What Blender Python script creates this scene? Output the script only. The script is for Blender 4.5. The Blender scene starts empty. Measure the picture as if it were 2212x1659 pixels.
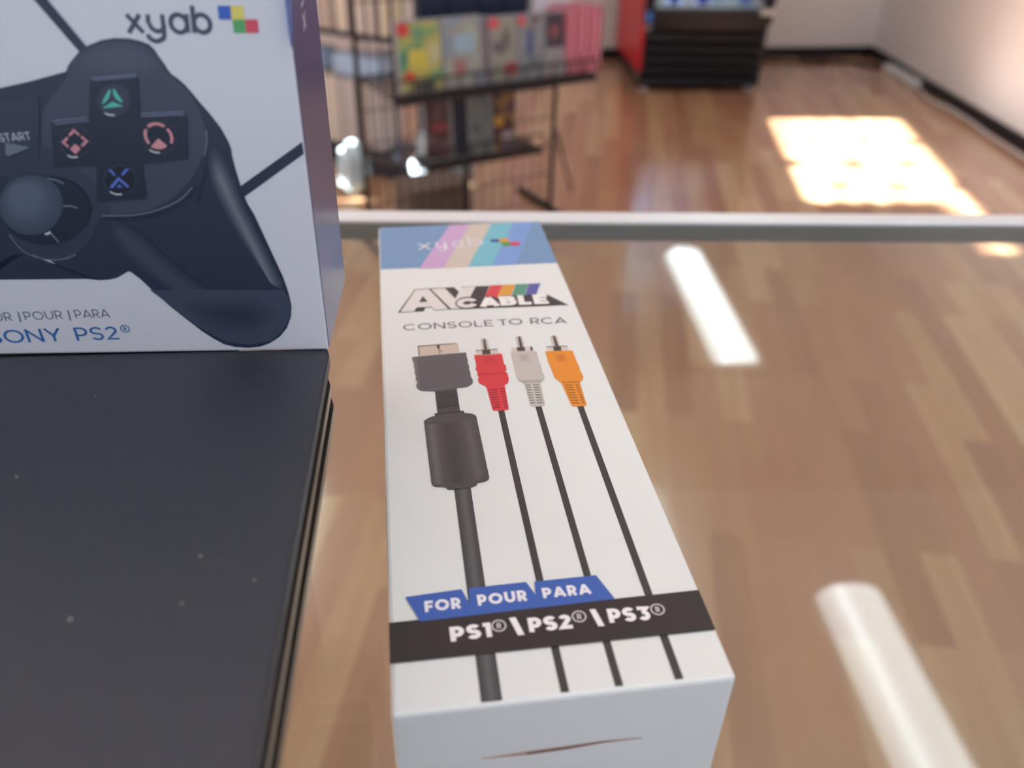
import bpy, bmesh, math, random
from mathutils import Vector, Matrix

# ------------------------------------------------------------------ camera, sky, sun, exposure
scene = bpy.context.scene
C = scene.collection
cam_data = bpy.data.cameras.new('camera')
cam = bpy.data.objects.new('camera', cam_data); C.objects.link(cam)
cam_data.sensor_width = 36.0
cam_data.lens = 1783.754 / 2212 * 36.0
cam_data.clip_start = 0.01
right = Vector((0.99967684, 0.01424237, 0.02105637)); up = Vector((-0.02542077, 0.56008396, 0.82804573)); fwd = Vector((0.0, 0.82831341, -0.56026502))
CAM_Z = 1.16
M = Matrix((right, up, -fwd)).transposed().to_4x4(); M.translation = (0, 0, CAM_Z)
cam.matrix_world = M
cam_data.dof.use_dof = True
cam_data.dof.focus_distance = 0.225
cam_data.dof.aperture_fstop = 10.0
scene.camera = cam

world = bpy.data.worlds.new('sky'); scene.world = world; world.use_nodes = True
bg = world.node_tree.nodes['Background']
bg.inputs['Color'].default_value = (0.72, 0.82, 1.0, 1); bg.inputs['Strength'].default_value = 1.05

SUN_TAN = 0.587
sun_data = bpy.data.lights.new('sun', 'SUN'); sun_data.energy = 65.0; sun_data.angle = math.radians(0.53); sun_data.color = (1.0, 0.97, 0.93)
sun = bpy.data.objects.new('sun', sun_data); C.objects.link(sun)
sun_dir = Vector((1.0, 0.063, -SUN_TAN))
sun.rotation_euler = sun_dir.to_track_quat('-Z', 'Y').to_euler()
sun.location = (-9, 2, 6)

vs = scene.view_settings
vs.view_transform = 'Standard'; vs.look = 'None'; vs.gamma = 1.0; vs.use_curve_mapping = False
vs.exposure = 0.14
try:
    scene.cycles.use_denoising = True
    scene.cycles.max_bounces = 14; scene.cycles.transparent_max_bounces = 24
    scene.cycles.sample_clamp_indirect = 8.0
except Exception:
    pass
random.seed(7)

# ------------------------------------------------------------------ helpers
def lin(c):
    c = c / 255.0
    return c / 12.92 if c <= 0.04045 else ((c + 0.055) / 1.055) ** 2.4
def rgb(*c): return (lin(c[0]), lin(c[1]), lin(c[2]), 1.0)

def mat(name, col, rough=0.5, metal=0.0, coat=0.0, coat_rough=0.05, spec=0.5, emit=None, emit_str=0.0, trans=0.0):
    m = bpy.data.materials.new(name); m.use_nodes = True
    b = m.node_tree.nodes['Principled BSDF']
    b.inputs['Base Color'].default_value = rgb(*col)
    b.inputs['Roughness'].default_value = rough
    b.inputs['Metallic'].default_value = metal
    b.inputs['Coat Weight'].default_value = coat
    b.inputs['Coat Roughness'].default_value = coat_rough
    b.inputs['Specular IOR Level'].default_value = spec
    b.inputs['Transmission Weight'].default_value = trans
    if emit:
        b.inputs['Emission Color'].default_value = rgb(*emit); b.inputs['Emission Strength'].default_value = emit_str
    return m

def add_noise(m, scale, amount, coords='Object', detail=4.0, stretch=(1, 1, 1)):
    """gentle procedural variation of a material's own colour"""
    nt = m.node_tree; b = nt.nodes['Principled BSDF']
    tc = nt.nodes.new('ShaderNodeTexCoord'); mp = nt.nodes.new('ShaderNodeMapping'); mp.inputs['Scale'].default_value = stretch
    n = nt.nodes.new('ShaderNodeTexNoise'); n.inputs['Scale'].default_value = scale; n.inputs['Detail'].default_value = detail
    hsv = nt.nodes.new('ShaderNodeHueSaturation'); hsv.inputs['Color'].default_value = b.inputs['Base Color'].default_value
    mr = nt.nodes.new('ShaderNodeMapRange'); mr.inputs['From Min'].default_value = 0.25; mr.inputs['From Max'].default_value = 0.75
    mr.inputs['To Min'].default_value = 1 - amount; mr.inputs['To Max'].default_value = 1 + amount
    nt.links.new(tc.outputs[coords], mp.inputs[0]); nt.links.new(mp.outputs[0], n.inputs['Vector'])
    nt.links.new(n.outputs[0], mr.inputs[0]); nt.links.new(mr.outputs[0], hsv.inputs['Value'])
    nt.links.new(hsv.outputs[0], b.inputs['Base Color'])
    return m

def add_bump(m, scale, strength, dist=0.001, detail=3.0):
    nt = m.node_tree; b = nt.nodes['Principled BSDF']
    tc = nt.nodes.new('ShaderNodeTexCoord')
    n = nt.nodes.new('ShaderNodeTexNoise'); n.inputs['Scale'].default_value = scale; n.inputs['Detail'].default_value = detail
    bp = nt.nodes.new('ShaderNodeBump'); bp.inputs['Strength'].default_value = strength; bp.inputs['Distance'].default_value = dist
    nt.links.new(tc.outputs['Object'], n.inputs['Vector']); nt.links.new(n.outputs[0], bp.inputs['Height']); nt.links.new(bp.outputs[0], b.inputs['Normal'])
    return m

def link_mesh(name, bm, mats, parent=None, smooth=False, loc=None, rotz=0.0):
    me = bpy.data.meshes.new(name); bmesh.ops.recalc_face_normals(bm, faces=bm.faces[:]) if smooth != 'flat' else None
    bm.to_mesh(me); bm.free()
    for m in (mats if isinstance(mats, (list, tuple)) else [mats]): me.materials.append(m)
    if smooth is True:
        for f in me.polygons: f.use_smooth = True
    o = bpy.data.objects.new(name, me); C.objects.link(o)
    if parent: o.parent = parent
    if loc is not None: o.location = loc
    o.rotation_euler[2] = rotz
    return o

def thing(name, label, cat, loc=(0, 0, 0), rotz=0.0, group=None):
    o = bpy.data.objects.new(name, None); C.objects.link(o); o.empty_display_size = 0.05
    o.location = loc; o.rotation_euler = (0, 0, rotz); o['label'] = label; o['category'] = cat
    if group: o['group'] = group
    return o
def tag(o, label, cat, group=None):
    o['label'] = label; o['category'] = cat
    if group: o['group'] = group
    return o
def struct(o): o['kind'] = 'structure'; return o

def box(bm, x0, x1, y0, y1, z0, z1, bevel=0.0, mi=0, seg=2):
    r = bmesh.ops.create_cube(bm, size=1.0)
    vsx = r['verts']
    for v in vsx:
        v.co = Vector(((x0 + x1) / 2 + v.co.x * (x1 - x0), (y0 + y1) / 2 + v.co.y * (y1 - y0), (z0 + z1) / 2 + v.co.z * (z1 - z0)))
    fs = list({f for v in vsx for f in v.link_faces})
    for f in fs: f.material_index = mi
    if bevel:
        es = list({e for v in vsx for e in v.link_edges})
        res = bmesh.ops.bevel(bm, geom=es, offset=bevel, segments=seg, affect='EDGES', profile=0.5)
        for f in res['faces']: f.material_index = mi
    return bm
def bx(x0, x1, y0, y1, z0, z1, bevel=0.0): return box(bmesh.new(), x0, x1, y0, y1, z0, z1, bevel)

def tube(bm, pts, r, seg=8, mi=0):
    pts = [Vector(q) for q in pts]; rings = []
    for i, q in enumerate(pts):
        d = (pts[min(i + 1, len(pts) - 1)] - pts[max(i - 1, 0)]).normalized()
        ref = Vector((0, 0, 1)) if abs(d.z) < 0.9 else Vector((1, 0, 0))
        s = d.cross(ref).normalized(); t = s.cross(d)
        rings.append([bm.verts.new(q + r * (math.cos(2 * math.pi * k / seg) * s + math.sin(2 * math.pi * k / seg) * t)) for k in range(seg)])
    for A, B in zip(rings, rings[1:]):
        for k in range(seg):
            f = bm.faces.new((A[k], A[(k + 1) % seg], B[(k + 1) % seg], B[k])); f.material_index = mi
    for R in (rings[0], rings[-1]):
        f = bm.faces.new(R); f.material_index = mi
    return bm

def prism(bm, poly, z0, z1, mi=0):
    lo = [bm.verts.new((x, y, z0)) for x, y in poly]; hi = [bm.verts.new((x, y, z1)) for x, y in poly]
    n = len(poly)
    bm.faces.new(list(reversed(lo))).material_index = mi; bm.faces.new(hi).material_index = mi
    for i in range(n): bm.faces.new((lo[i], lo[(i + 1) % n], hi[(i + 1) % n], hi[i])).material_index = mi
    return bm

def copy_tree(o, parent=None):
    c = o.copy(); C.objects.link(c)
    if parent: c.parent = parent
    for ch in list(o.children):
        d = ch.copy(); C.objects.link(d); d.parent = c
    return c

# ------------------------------------------------------------------ printing on cartons: flat ink shapes, millimetres on a panel
def smooth_loop(pts, n=4):
    out = []; N = len(pts)
    for i in range(N):
        p0, p1, p2, p3 = pts[i - 1], pts[i], pts[(i + 1) % N], pts[(i + 2) % N]
        for k in range(n):
            t = k / n
            out.append(tuple(0.5 * (2 * p1[j] + (p2[j] - p0[j]) * t + (2 * p0[j] - 5 * p1[j] + 4 * p2[j] - p3[j]) * t * t + (3 * p1[j] - p0[j] - 3 * p2[j] + p3[j]) * t ** 3) for j in (0, 1)))
    return out
def smooth_line(pts, n=6):
    q = [pts[0]] + list(pts) + [pts[-1]]; out = []
    for i in range(1, len(q) - 2):
        p0, p1, p2, p3 = q[i - 1], q[i], q[i + 1], q[i + 2]
        for k in range(n):
            t = k / n
            out.append(tuple(0.5 * (2 * p1[j] + (p2[j] - p0[j]) * t + (2 * p0[j] - 5 * p1[j] + 4 * p2[j] - p3[j]) * t * t + (3 * p1[j] - p0[j] - 3 * p2[j] + p3[j]) * t ** 3) for j in (0, 1)))
    return out + [tuple(pts[-1])]
def arc(cx, cy, rx, ry, a0, a1, n=18):
    return [(cx + rx * math.cos(math.radians(a0 + (a1 - a0) * k / n)), cy + ry * math.sin(math.radians(a0 + (a1 - a0) * k / n))) for k in range(n + 1)]
def ellipse_pts(c, px, py, n=36):
    """ellipse from its centre and the ends of two half-axes"""
    ax = (px[0] - c[0], px[1] - c[1]); ay = (py[0] - c[0], py[1] - c[1])
    return [(c[0] + ax[0] * math.cos(2 * math.pi * k / n) + ay[0] * math.sin(2 * math.pi * k / n), c[1] + ax[1] * math.cos(2 * math.pi * k / n) + ay[1] * math.sin(2 * math.pi * k / n)) for k in range(n)]
class Strip(list):
    """quads of one pen stroke"""
def ribbon(pts, wd, closed=False):
    n = len(pts); L = []; R = []
    for i in range(n):
        a_ = pts[i - 1] if (i > 0 or closed) else None; b_ = pts[(i + 1) % n] if (i < n - 1 or closed) else None
        c = pts[i]; ns = []
        for (q, r) in ((a_, c), (c, b_)):
            if q is None or r is None: continue
            dx, dy = r[0] - q[0], r[1] - q[1]; l = math.hypot(dx, dy) or 1e-9
            ns.append((-dy / l, dx / l))
        if len(ns) == 2:
            mx, my = ns[0][0] + ns[1][0], ns[0][1] + ns[1][1]; l2 = mx * mx + my * my
            k = min(2.0 / max(l2, 0.25), 2.2) if l2 > 1e-6 else 1.0
            m = (mx * k, my * k)
        else: m = ns[0]
        h = wd / 2
        L.append((c[0] + m[0] * h, c[1] + m[1] * h)); R.append((c[0] - m[0] * h, c[1] - m[1] * h))
    out = []
    for i in range(n if closed else n - 1):
        j = (i + 1) % n; out.append([R[i], R[j], L[j], L[i]])
    return [Strip(out)]

def glyph(ch, w):
    """returns advance width and a list of (polyline, closed) at cap height 1, stroke weight w"""
    h = w / 2; k = 1 - h
    if ch == ' ': return 0.38, []
    if ch == 'O': return 1.02, [(arc(0.51, 0.5, 0.51 - h, 0.5 - h, 0, 350, 35), True)]
    if ch == 'C': return 0.93, [(arc(0.51, 0.5, 0.51 - h, 0.5 - h, 45, 315, 28), False)]
    if ch == 'N': return 0.84, [([(h, 0), (h, 1)], 0), ([(h * 1.1, k), (0.84 - h * 1.1, h)], 0), ([(0.84 - h, 0), (0.84 - h, 1)], 0)]
    if ch == 'S':
        W = 0.68; c1 = (0.5 + k) / 2; r1 = (k - 0.5) / 2; c2 = (0.5 + h) / 2; r2 = (0.5 - h) / 2; rx = W / 2 - h
        return W, [(arc(W / 2, c1, rx, r1, 25, 270, 18) + arc(W / 2, c2, rx, r2, 90, -155, 18)[1:], False)]
    if ch == 'L': return 0.60, [([(h, 1), (h, h), (0.60, h)], 0)]
    if ch == 'E': return 0.64, [([(0.64, k), (h, k), (h, h), (0.64, h)], 0), ([(h, 0.5), (0.58, 0.5)], 0)]
    if ch == 'F': return 0.62, [([(0.62, k), (h, k), (h, 0)], 0), ([(h, 0.46), (0.56, 0.46)], 0)]
    if ch in 'PR':
        W = 0.68; cy = (k + 0.40) / 2; ry = (k - 0.40) / 2; x1 = W - h - ry * 0.95
        s = [([(h, 0), (h, 1)], 0), ([(h, k), (x1, k)] + arc(x1, cy, ry * 0.95, ry, 80, -90, 12) + [(h, 0.40)], 0)]
        if ch == 'R': s.append(([(W * 0.50, 0.42), (W - h * 0.7, 0)], 0)); W = 0.71
        return W, s
    if ch == 'T': return 0.68, [([(0, k), (0.68, k)], 0), ([(0.34, k), (0.34, 0)], 0)]
    if ch == 'A': return 0.94, [([(h * 0.9, 0), (0.47, 1 - h * 0.35)], 0), ([(0.47, 1 - h * 0.35), (0.94 - h * 0.9, 0)], 0), ([(0.22, 0.27), (0.72, 0.27)], 0)]
    if ch == 'B':
        W = 0.72; x1 = 0.42
        return W, [([(h, 0), (h, 1)], 0), ([(h, k), (x1, k)] + arc(x1, (k + 0.52) / 2, W - h - x1 - 0.03, (k - 0.52) / 2, 80, -90, 10) + [(h, 0.52)], 0),
                   ([(h * 1.2, 0.52), (x1, 0.52)] + arc(x1, (0.52 + h) / 2, W - h - x1, (0.52 - h) / 2, 80, -90, 10) + [(h, h)], 0)]
    if ch == 'U': return 0.80, [([(h, 1), (h, 0.42)] + arc(0.40, 0.40, 0.40 - h, 0.40 - h, 180, 360, 16) + [(0.80 - h, 1)], 0)]
    if ch == 'Y': return 0.82, [([(h * 0.7, 1), (0.41, 0.44)], 0), ([(0.82 - h * 0.7, 1), (0.41, 0.44)], 0), ([(0.41, 0.50), (0.41, 0)], 0)]
    if ch == '1': return 0.40, [([(0.40 - h, 0), (0.40 - h, k), (0.02, k)], 0)]
    if ch == '2': return 0.66, [(arc(0.32, 0.70, 0.31 - h, 0.30 - h, 165, -35, 14) + [(h * 1.1, h), (0.66, h)], 0)]
    if ch == '3': return 0.66, [([(0.05, k), (0.56, k), (0.30, 0.58)], 0), ([(0.26, 0.57), (0.33, 0.57)] + arc(0.33, (0.57 + h) / 2, 0.33 - h, (0.57 - h) / 2, 80, -150, 14), 0)]
    if ch == '|': return 0.12, [([(0.06, -0.12), (0.06, 1.12)], 0)]
    if ch == '\\': return 0.5, [([(0.06, 1.06), (0.44, -0.06)], 0)]
    return 0.5, []
def word(s, w, a, b, height, gap=0.13, italic=0.0):
    """flat polygons (mm) of a word whose baseline runs from a to b"""
    parts = []; x = 0.0
    for i, ch in enumerate(s):
        adv, st = glyph(ch, w)
        for pl, closed in st:
            parts += [Strip([[(q[0] + x, q[1]) for q in quad] for quad in st_]) for st_ in ribbon(pl, w, bool(closed))]
        x += adv + gap
    x -= gap
    L = math.hypot(b[0] - a[0], b[1] - a[1]); ux = ((b[0] - a[0]) / L, (b[1] - a[1]) / L); uy = (-ux[1], ux[0])
    sx = L / x
    return [Strip([[(a[0] + ux[0] * (q[0] * sx + italic * q[1] * height) + uy[0] * q[1] * height, a[1] + ux[1] * (q[0] * sx + italic * q[1] * height) + uy[1] * q[1] * height) for q in quad] for quad in st_]) for st_ in parts]
def registered(c, r, w):
    """the circled R"""
    return ribbon(arc(c[0], c[1], r, r, 0, 350, 24), w, True) + word('R', 0.20, (c[0] - r * 0.32, c[1] - r * 0.5), (c[0] + r * 0.36, c[1] - r * 0.5), r)

INKS = {}
def ink(col, rough=0.42, coat=0.0):
    key = (col, rough, coat)
    if key not in INKS:
        INKS[key] = mat('printed_ink', col, rough, coat=coat, coat_rough=0.12)
    return INKS[key]
class Art:
    """layers of ink on one panel, built into one mesh; place(u, v, lift) puts panel millimetres into the carton's space"""
    def __init__(self, place, base=0.04, rough=0.42, coat=0.0):
        self.place = place; self.bm = bmesh.new(); self.mats = []; self.lift = base; self.rough = rough; self.coat = coat
    def add(self, col, *polys):
        m = ink(col, self.rough, self.coat)
        if m not in self.mats: self.mats.append(m)
        mi = self.mats.index(m)
        for poly in polys:
            if isinstance(poly, Strip) or isinstance(poly[0][0], (int, float)): self._f(poly, mi)
            else:
                for q in poly: self._f(q, mi)
        self.lift += 0.012
        return self
    def _f(self, poly, mi):
        for quad in (poly if isinstance(poly, Strip) else [poly]):
            try: f = self.bm.faces.new([self.bm.verts.new(self.place(u, v, self.lift)) for u, v in quad])
            except ValueError: continue
            f.material_index = mi
        self.lift += 0.0015
    def grade(self, c0, c1, outer, inner, n=7):
        """soft tone in the printed picture: nested shapes from outer to inner, tone c0 to c1"""
        for k in range(n):
            t = k / (n - 1)
            self.add(tuple(round(c0[j] + (c1[j] - c0[j]) * t) for j in range(3)), [tuple(o[j] + (q[j] - o[j]) * t for j in (0, 1)) for o, q in zip(outer, inner)])
            self.lift -= 0.0125
        self.lift += 0.012
    def done(self, name, parent, label=None):
        bm = self.bm
        big = [f for f in bm.faces if len(f.verts) > 4]
        bm.normal_update()
        if big: bmesh.ops.triangulate(bm, faces=big, ngon_method='EAR_CLIP')
        me = bpy.data.meshes.new(name); bm.to_mesh(me); bm.free()
        for m in self.mats: me.materials.append(m)
        o = bpy.data.objects.new(name, me); C.objects.link(o); o.parent = parent
        if label: o['label'] = label
        return o

# ------------------------------------------------------------------ the room
GLASS_Z = 0.97193
def floor_mat():
    m = mat('laminate_floor', (190, 145, 105), 0.20, coat=0.55, coat_rough=0.06); nt = m.node_tree; b = nt.nodes['Principled BSDF']
    tc = nt.nodes.new('ShaderNodeTexCoord'); mp = nt.nodes.new('ShaderNodeMapping')
    mp.inputs['Rotation'].default_value = (0, 0, math.radians(90 - 5.9)); mp.vector_type = 'TEXTURE'
    nt.links.new(tc.outputs['Object'], mp.inputs[0])
    br = nt.nodes.new('ShaderNodeTexBrick'); br.offset = 0.37; br.squash = 1.0
    br.inputs['Scale'].default_value = 1.0; br.inputs['Brick Width'].default_value = 0.62; br.inputs['Row Height'].default_value = 0.068
    br.inputs['Mortar Size'].default_value = 0.0; br.inputs['Color1'].default_value = (0, 0, 0, 1); br.inputs['Color2'].default_value = (1, 1, 1, 1)
    nt.links.new(mp.outputs[0], br.inputs['Vector'])
    mp2 = nt.nodes.new('ShaderNodeMapping'); mp2.inputs['Scale'].default_value = (1.6, 16, 1); nt.links.new(mp.outputs[0], mp2.inputs[0])
    n1 = nt.nodes.new('ShaderNodeTexNoise'); n1.inputs['Scale'].default_value = 1.6; n1.inputs['Detail'].default_value = 6; n1.inputs['Distortion'].default_value = 0.6
    nt.links.new(mp2.outputs[0], n1.inputs['Vector'])
    ad = nt.nodes.new('ShaderNodeMath'); ad.operation = 'MULTIPLY_ADD'; ad.inputs[1].default_value = 0.62
    nt.links.new(br.outputs['Color'], ad.inputs[0])
    m2 = nt.nodes.new('ShaderNodeMath'); m2.operation = 'MULTIPLY'; m2.inputs[1].default_value = 0.42; nt.links.new(n1.outputs[0], m2.inputs[0]); nt.links.new(m2.outputs[0], ad.inputs[2])
    rp = nt.nodes.new('ShaderNodeValToRGB'); el = rp.color_ramp.elements
    el[0].position = 0.12; el[0].color = rgb(156, 114, 86); el[1].position = 0.9; el[1].color = rgb(206, 176, 138)
    for pos, c in ((0.30, (172, 126, 98)), (0.46, (182, 134, 108)), (0.60, (184, 144, 110)), (0.74, (196, 158, 122))):
        e = el.new(pos); e.color = rgb(*c)
    nt.links.new(ad.outputs[0], rp.inputs[0]); nt.links.new(rp.outputs[0], b.inputs['Base Color'])
    return m
M_floor = floor_mat()
M_wall = add_noise(mat('white_wall_paint', (238, 233, 232), 0.6), 1.5, 0.02)
M_ceil = mat('white_ceiling_paint', (240, 240, 239), 0.8)
M_base = mat('black_vinyl_baseboard', (26, 28, 36), 0.35)
M_frame = mat('window_frame_metal', (120, 122, 126), 0.4, 0.6)

struct(link_mesh('floor', bx(-3.2, 3.0, -1.5, 6.6, -0.08, 0.0), M_floor))
struct(link_mesh('ceiling', bx(-3.2, 3.0, -1.5, 6.6, 3.0, 3.08), M_ceil))
BL = Vector((-2.6, 4.787)); BR = Vector((2.212, 5.517)); RN = Vector((2.40, -1.35))   # foot of the back wall and of the right wall
def wall_between(name, a, b, z0, z1, thick, m):
    d = (b - a).normalized(); n = Vector((-d.y, d.x))
    q = [a, b, b + n * thick, a + n * thick]
    return link_mesh(name, prism(bmesh.new(), [(v.x, v.y) for v in q], z0, z1), m)
struct(wall_between('wall_back', BR + (BR - BL).normalized() * 0.4, BL, 0, 3.0, -0.1, M_wall))
struct(wall_between('wall_right', RN, BR, 0, 3.0, -0.1, M_wall))
struct(wall_between('baseboard_back', BL, BR, 0, 0.06, -0.010, M_base))
struct(wall_between('baseboard_right', RN, BR, 0, 0.06, 0.010, M_base))
# left wall: a high window strip and two low slots added to aim sun at the bag and wraps; front wall behind the counter: a wide unseen window added for sky light. Openings are (a0, a1, z0, z1)
def wall_with_holes(name, a0, a1, z0, z1, t0, t1, holes, m, along='x'):
    xs = sorted({a0, a1, *[h[0] for h in holes], *[h[1] for h in holes]}); zs = sorted({z0, z1, *[h[2] for h in holes], *[h[3] for h in holes]})
    bm = bmesh.new()
    for a, b in zip(xs, xs[1:]):
        for c, d in zip(zs, zs[1:]):
            if any(h[0] - 1e-6 <= a and b <= h[1] + 1e-6 and h[2] - 1e-6 <= c and d <= h[3] + 1e-6 for h in holes): continue
            if along == 'x': box(bm, a, b, t0, t1, c, d)
            else: box(bm, t0, t1, a, b, c, d)
    return link_mesh(name, bm, m)
struct(wall_with_holes('wall_left', -1.35, 6.5, 0, 3.0, -2.53, -2.5, [(2.75, 3.86, 2.134, 2.520), (2.30, 2.75, 2.445, 2.525), (2.80, 2.96, 1.28, 1.38), (2.77, 2.85, 0.97, 1.2), (-1.0, 1.7, 0.05, 2.1)], M_wall, 'y'))  # step in the high strip is cut to shape the sun patch
LW = Matrix.Translation((-2.5, 3.0, 0)) @ Matrix.Rotation(math.radians(-6.45), 4, 'Z') @ Matrix.Translation((2.5, -3.0, 0))
bpy.data.objects['wall_left'].matrix_world = LW
FY = -1.25
struct(wall_with_holes('wall_front', -3.1, 2.6, 0, 3.0, FY - 0.06, FY, [(-2.3, 2.0, 0.55, 2.65)], M_wall))
wf = bmesh.new()
for x in (-2.3, -0.9, 0.55, 1.95): box(wf, x, x + 0.05, FY - 0.055, FY - 0.005, 0.55, 2.65)
box(wf, -2.3, 2.0, FY - 0.055, FY - 0.005, 0.55, 0.60); box(wf, -2.3, 2.0, FY - 0.055, FY - 0.005, 2.60, 2.65)
struct(link_mesh('added_window', wf, M_frame))
# small lozenges of an unseen grille in the high window strip, placed to spot and scallop the sun patch, listed as (y, z, half width, half height)
gr = bmesh.new()
def lozenge(bm, y, z, ry, rz, x0, x1):
    lo = [(y - ry, z), (y, z - rz), (y + ry, z), (y, z + rz)]
    A = [bm.verts.new((x0, q[0], q[1])) for q in lo]; B = [bm.verts.new((x1, q[0], q[1])) for q in lo]
    bm.faces.new(A); bm.faces.new(list(reversed(B)))
    for i in range(4): bm.faces.new((A[i], A[(i + 1) % 4], B[(i + 1) % 4], B[i]))
GRILLE = [(3.512, 2.227, 0.035, 0.024), (3.505, 2.362, 0.040, 0.027), (3.497, 2.494, 0.040, 0.027), (3.215, 2.155, 0.050, 0.033), (3.199, 2.300, 0.050, 0.033), (3.201, 2.436, 0.050, 0.033), (2.927, 2.509, 0.040, 0.027), (2.941, 2.234, 0.044, 0.030), (2.934, 2.373, 0.044, 0.030)]
GRILLE += [(2.752, z, 0.045, 0.026) for z in (2.142, 2.213, 2.277, 2.351, 2.415)]
for q in GRILLE: lozenge(gr, *q, -2.52, -2.51)
box(gr, -2.525, -2.505, 2.30, 3.86, 2.115, 2.134); box(gr, -2.525, -2.505, 2.30, 3.86, 2.525, 2.536)
struct(link_mesh('window_2', gr, M_frame)).matrix_world = LW
dg = bmesh.new()          # glazed shop door and side light in the left wall, with an unseen awning added outside to block the sun
for y in (-1.0, 0.32, 1.65): box(dg, -2.525, -2.505, y, y + 0.05, 0.05, 2.1)
box(dg, -2.525, -2.505, -1.0, 1.7, 0.05, 0.12); box(dg, -2.525, -2.505, -1.0, 1.7, 2.04, 2.1)
struct(link_mesh('door_1', dg, M_frame)).matrix_world = LW
struct(link_mesh('added_awning', bx(-4.5, -2.535, -1.6, 1.72, 2.16, 2.20), M_base)).matrix_world = LW

# ------------------------------------------------------------------ ceiling lamps: long lamps with a curved white lens
M_pan = mat('white_enamel', (236, 228, 226), 0.45)
def lens_mat():
    m = bpy.data.materials.new('lamp_lens'); m.use_nodes = True; nt = m.node_tree; b = nt.nodes['Principled BSDF']
    b.inputs['Base Color'].default_value = rgb(240, 245, 245); b.inputs['Roughness'].default_value = 0.3
    tc = nt.nodes.new('ShaderNodeTexCoord'); sp = nt.nodes.new('ShaderNodeSeparateXYZ'); nt.links.new(tc.outputs['Object'], sp.inputs[0])
    mr = nt.nodes.new('ShaderNodeMapRange'); mr.inputs['From Min'].default_value = -0.11; mr.inputs['From Max'].default_value = 0.11; nt.links.new(sp.outputs['X'], mr.inputs[0])
    rp = nt.nodes.new('ShaderNodeValToRGB'); el = rp.color_ramp.elements      # two tubes glow through the lens
    el[0].color = (0.45, 0.45, 0.45, 1); el[1].color = (0.4, 0.4, 0.4, 1)
    for pos, v in ((0.15, 0.75), (0.26, 1.15), (0.36, 0.85), (0.52, 0.70), (0.72, 0.75), (0.88, 0.6)):
        e = el.new(pos); e.color = (v, v, v, 1)
    nt.links.new(mr.outputs[0], rp.inputs[0])
    ml = nt.nodes.new('ShaderNodeMath'); ml.operation = 'MULTIPLY'; ml.inputs[1].default_value = 8.4; nt.links.new(rp.outputs[0], ml.inputs[0])
    b.inputs['Emission Color'].default_value = (0.86, 0.97, 1.0, 1); nt.links.new(ml.outputs[0], b.inputs['Emission Strength'])
    return m
M_lens = lens_mat()
def make_lamp(label, loc, rotz):
    t = thing('ceiling_lamp', label, 'ceiling lamp', loc, rotz, 'lamps along the ceiling')
    link_mesh('housing', bx(-0.18, 0.18, -0.64, 0.64, -0.05, 0.0, 0.006), M_pan, t)
    bm = bmesh.new(); n = 14; prof = [(0.115 * math.cos(math.pi + math.pi * k / n), 0.062 * math.sin(math.pi + math.pi * k / n) - 0.05) for k in range(n + 1)]
    A = []
    for y, s in ((-0.61, 0.9), (-0.60, 1.0), (0.60, 1.0), (0.61, 0.9)):
        A.append([bm.verts.new((x * s, y, -0.05 + (z + 0.05) * s)) for x, z in prof])
    for P, Q in zip(A, A[1:]):
        for k in range(n): bm.faces.new((P[k], P[k + 1], Q[k + 1], Q[k]))
    bm.faces.new(A[0]); bm.faces.new(list(reversed(A[-1])))
    link_mesh('lens', bm, M_lens, t, smooth=True)
    return t
lamp = make_lamp('long white ceiling lamp mirrored in the glass next to the far rail', (1.07, 4.06, 3.0), math.radians(3.4))
lamp_spots = [((1.21, 1.36, 3.0), 'long white ceiling lamp mirrored in the glass at the lower right'),
              ((-1.30, 1.36, 3.0), 'long white ceiling lamp over the left side of the counter'),
              ((-1.42, 4.06, 3.0), 'long white ceiling lamp over the left book shelf'),
              ((-0.50, 0.0, 3.0), 'added unseen ceiling lamp right above the black console'),  # this lamp and the next are unseen, added to brighten the tops
              ((0.80, 0.0, 3.0), 'added unseen ceiling lamp above the right end of the counter')]
for loc, lab in lamp_spots:
    c = copy_tree(lamp); c.location = loc; c['label'] = lab

# ------------------------------------------------------------------ glass display counter
def glass_mat():
    m = bpy.data.materials.new('counter_glass'); m.use_nodes = True; nt = m.node_tree
    for n in list(nt.nodes): nt.nodes.remove(n)
    out = nt.nodes.new('ShaderNodeOutputMaterial'); tr = nt.nodes.new('ShaderNodeBsdfTransparent'); tr.inputs[0].default_value = (0.965, 0.985, 0.972, 1)
    gl = nt.nodes.new('ShaderNodeBsdfGlossy'); gl.inputs['Roughness'].default_value = 0.012
    geo = nt.nodes.new('ShaderNodeNewGeometry'); mx = nt.nodes.new('ShaderNodeMix'); mx.data_type = 'FLOAT'
    mx.inputs[2].default_value = 1.5; mx.inputs[3].default_value = 1 / 1.5      # the same reflectance from either side of a sheet
    nt.links.new(geo.outputs['Backfacing'], mx.inputs[0])
    fr = nt.nodes.new('ShaderNodeFresnel'); nt.links.new(mx.outputs[0], fr.inputs['IOR'])
    ms = nt.nodes.new('ShaderNodeMixShader'); nt.links.new(fr.outputs[0], ms.inputs[0]); nt.links.new(tr.outputs[0], ms.inputs[1]); nt.links.new(gl.outputs[0], ms.inputs[2])
    nt.links.new(ms.outputs[0], out.inputs['Surface'])
    return m
M_glass = glass_mat()
M_alu = mat('brushed_aluminium', (230, 234, 238), 0.34, 0.2)
M_alu_dark = mat('grey_aluminium', (140, 150, 152), 0.30, 0.8)
M_deck = mat('white_laminate', (214, 212, 208), 0.5)
CY = math.radians(2.8)
counter = thing('display_counter', 'glass topped display counter with silver metal rails in front of the camera', 'display counter', (0, 0, 0), CY)
yf = 0.4530; yn = -0.14; xl, xr = -0.95, 1.25
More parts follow.
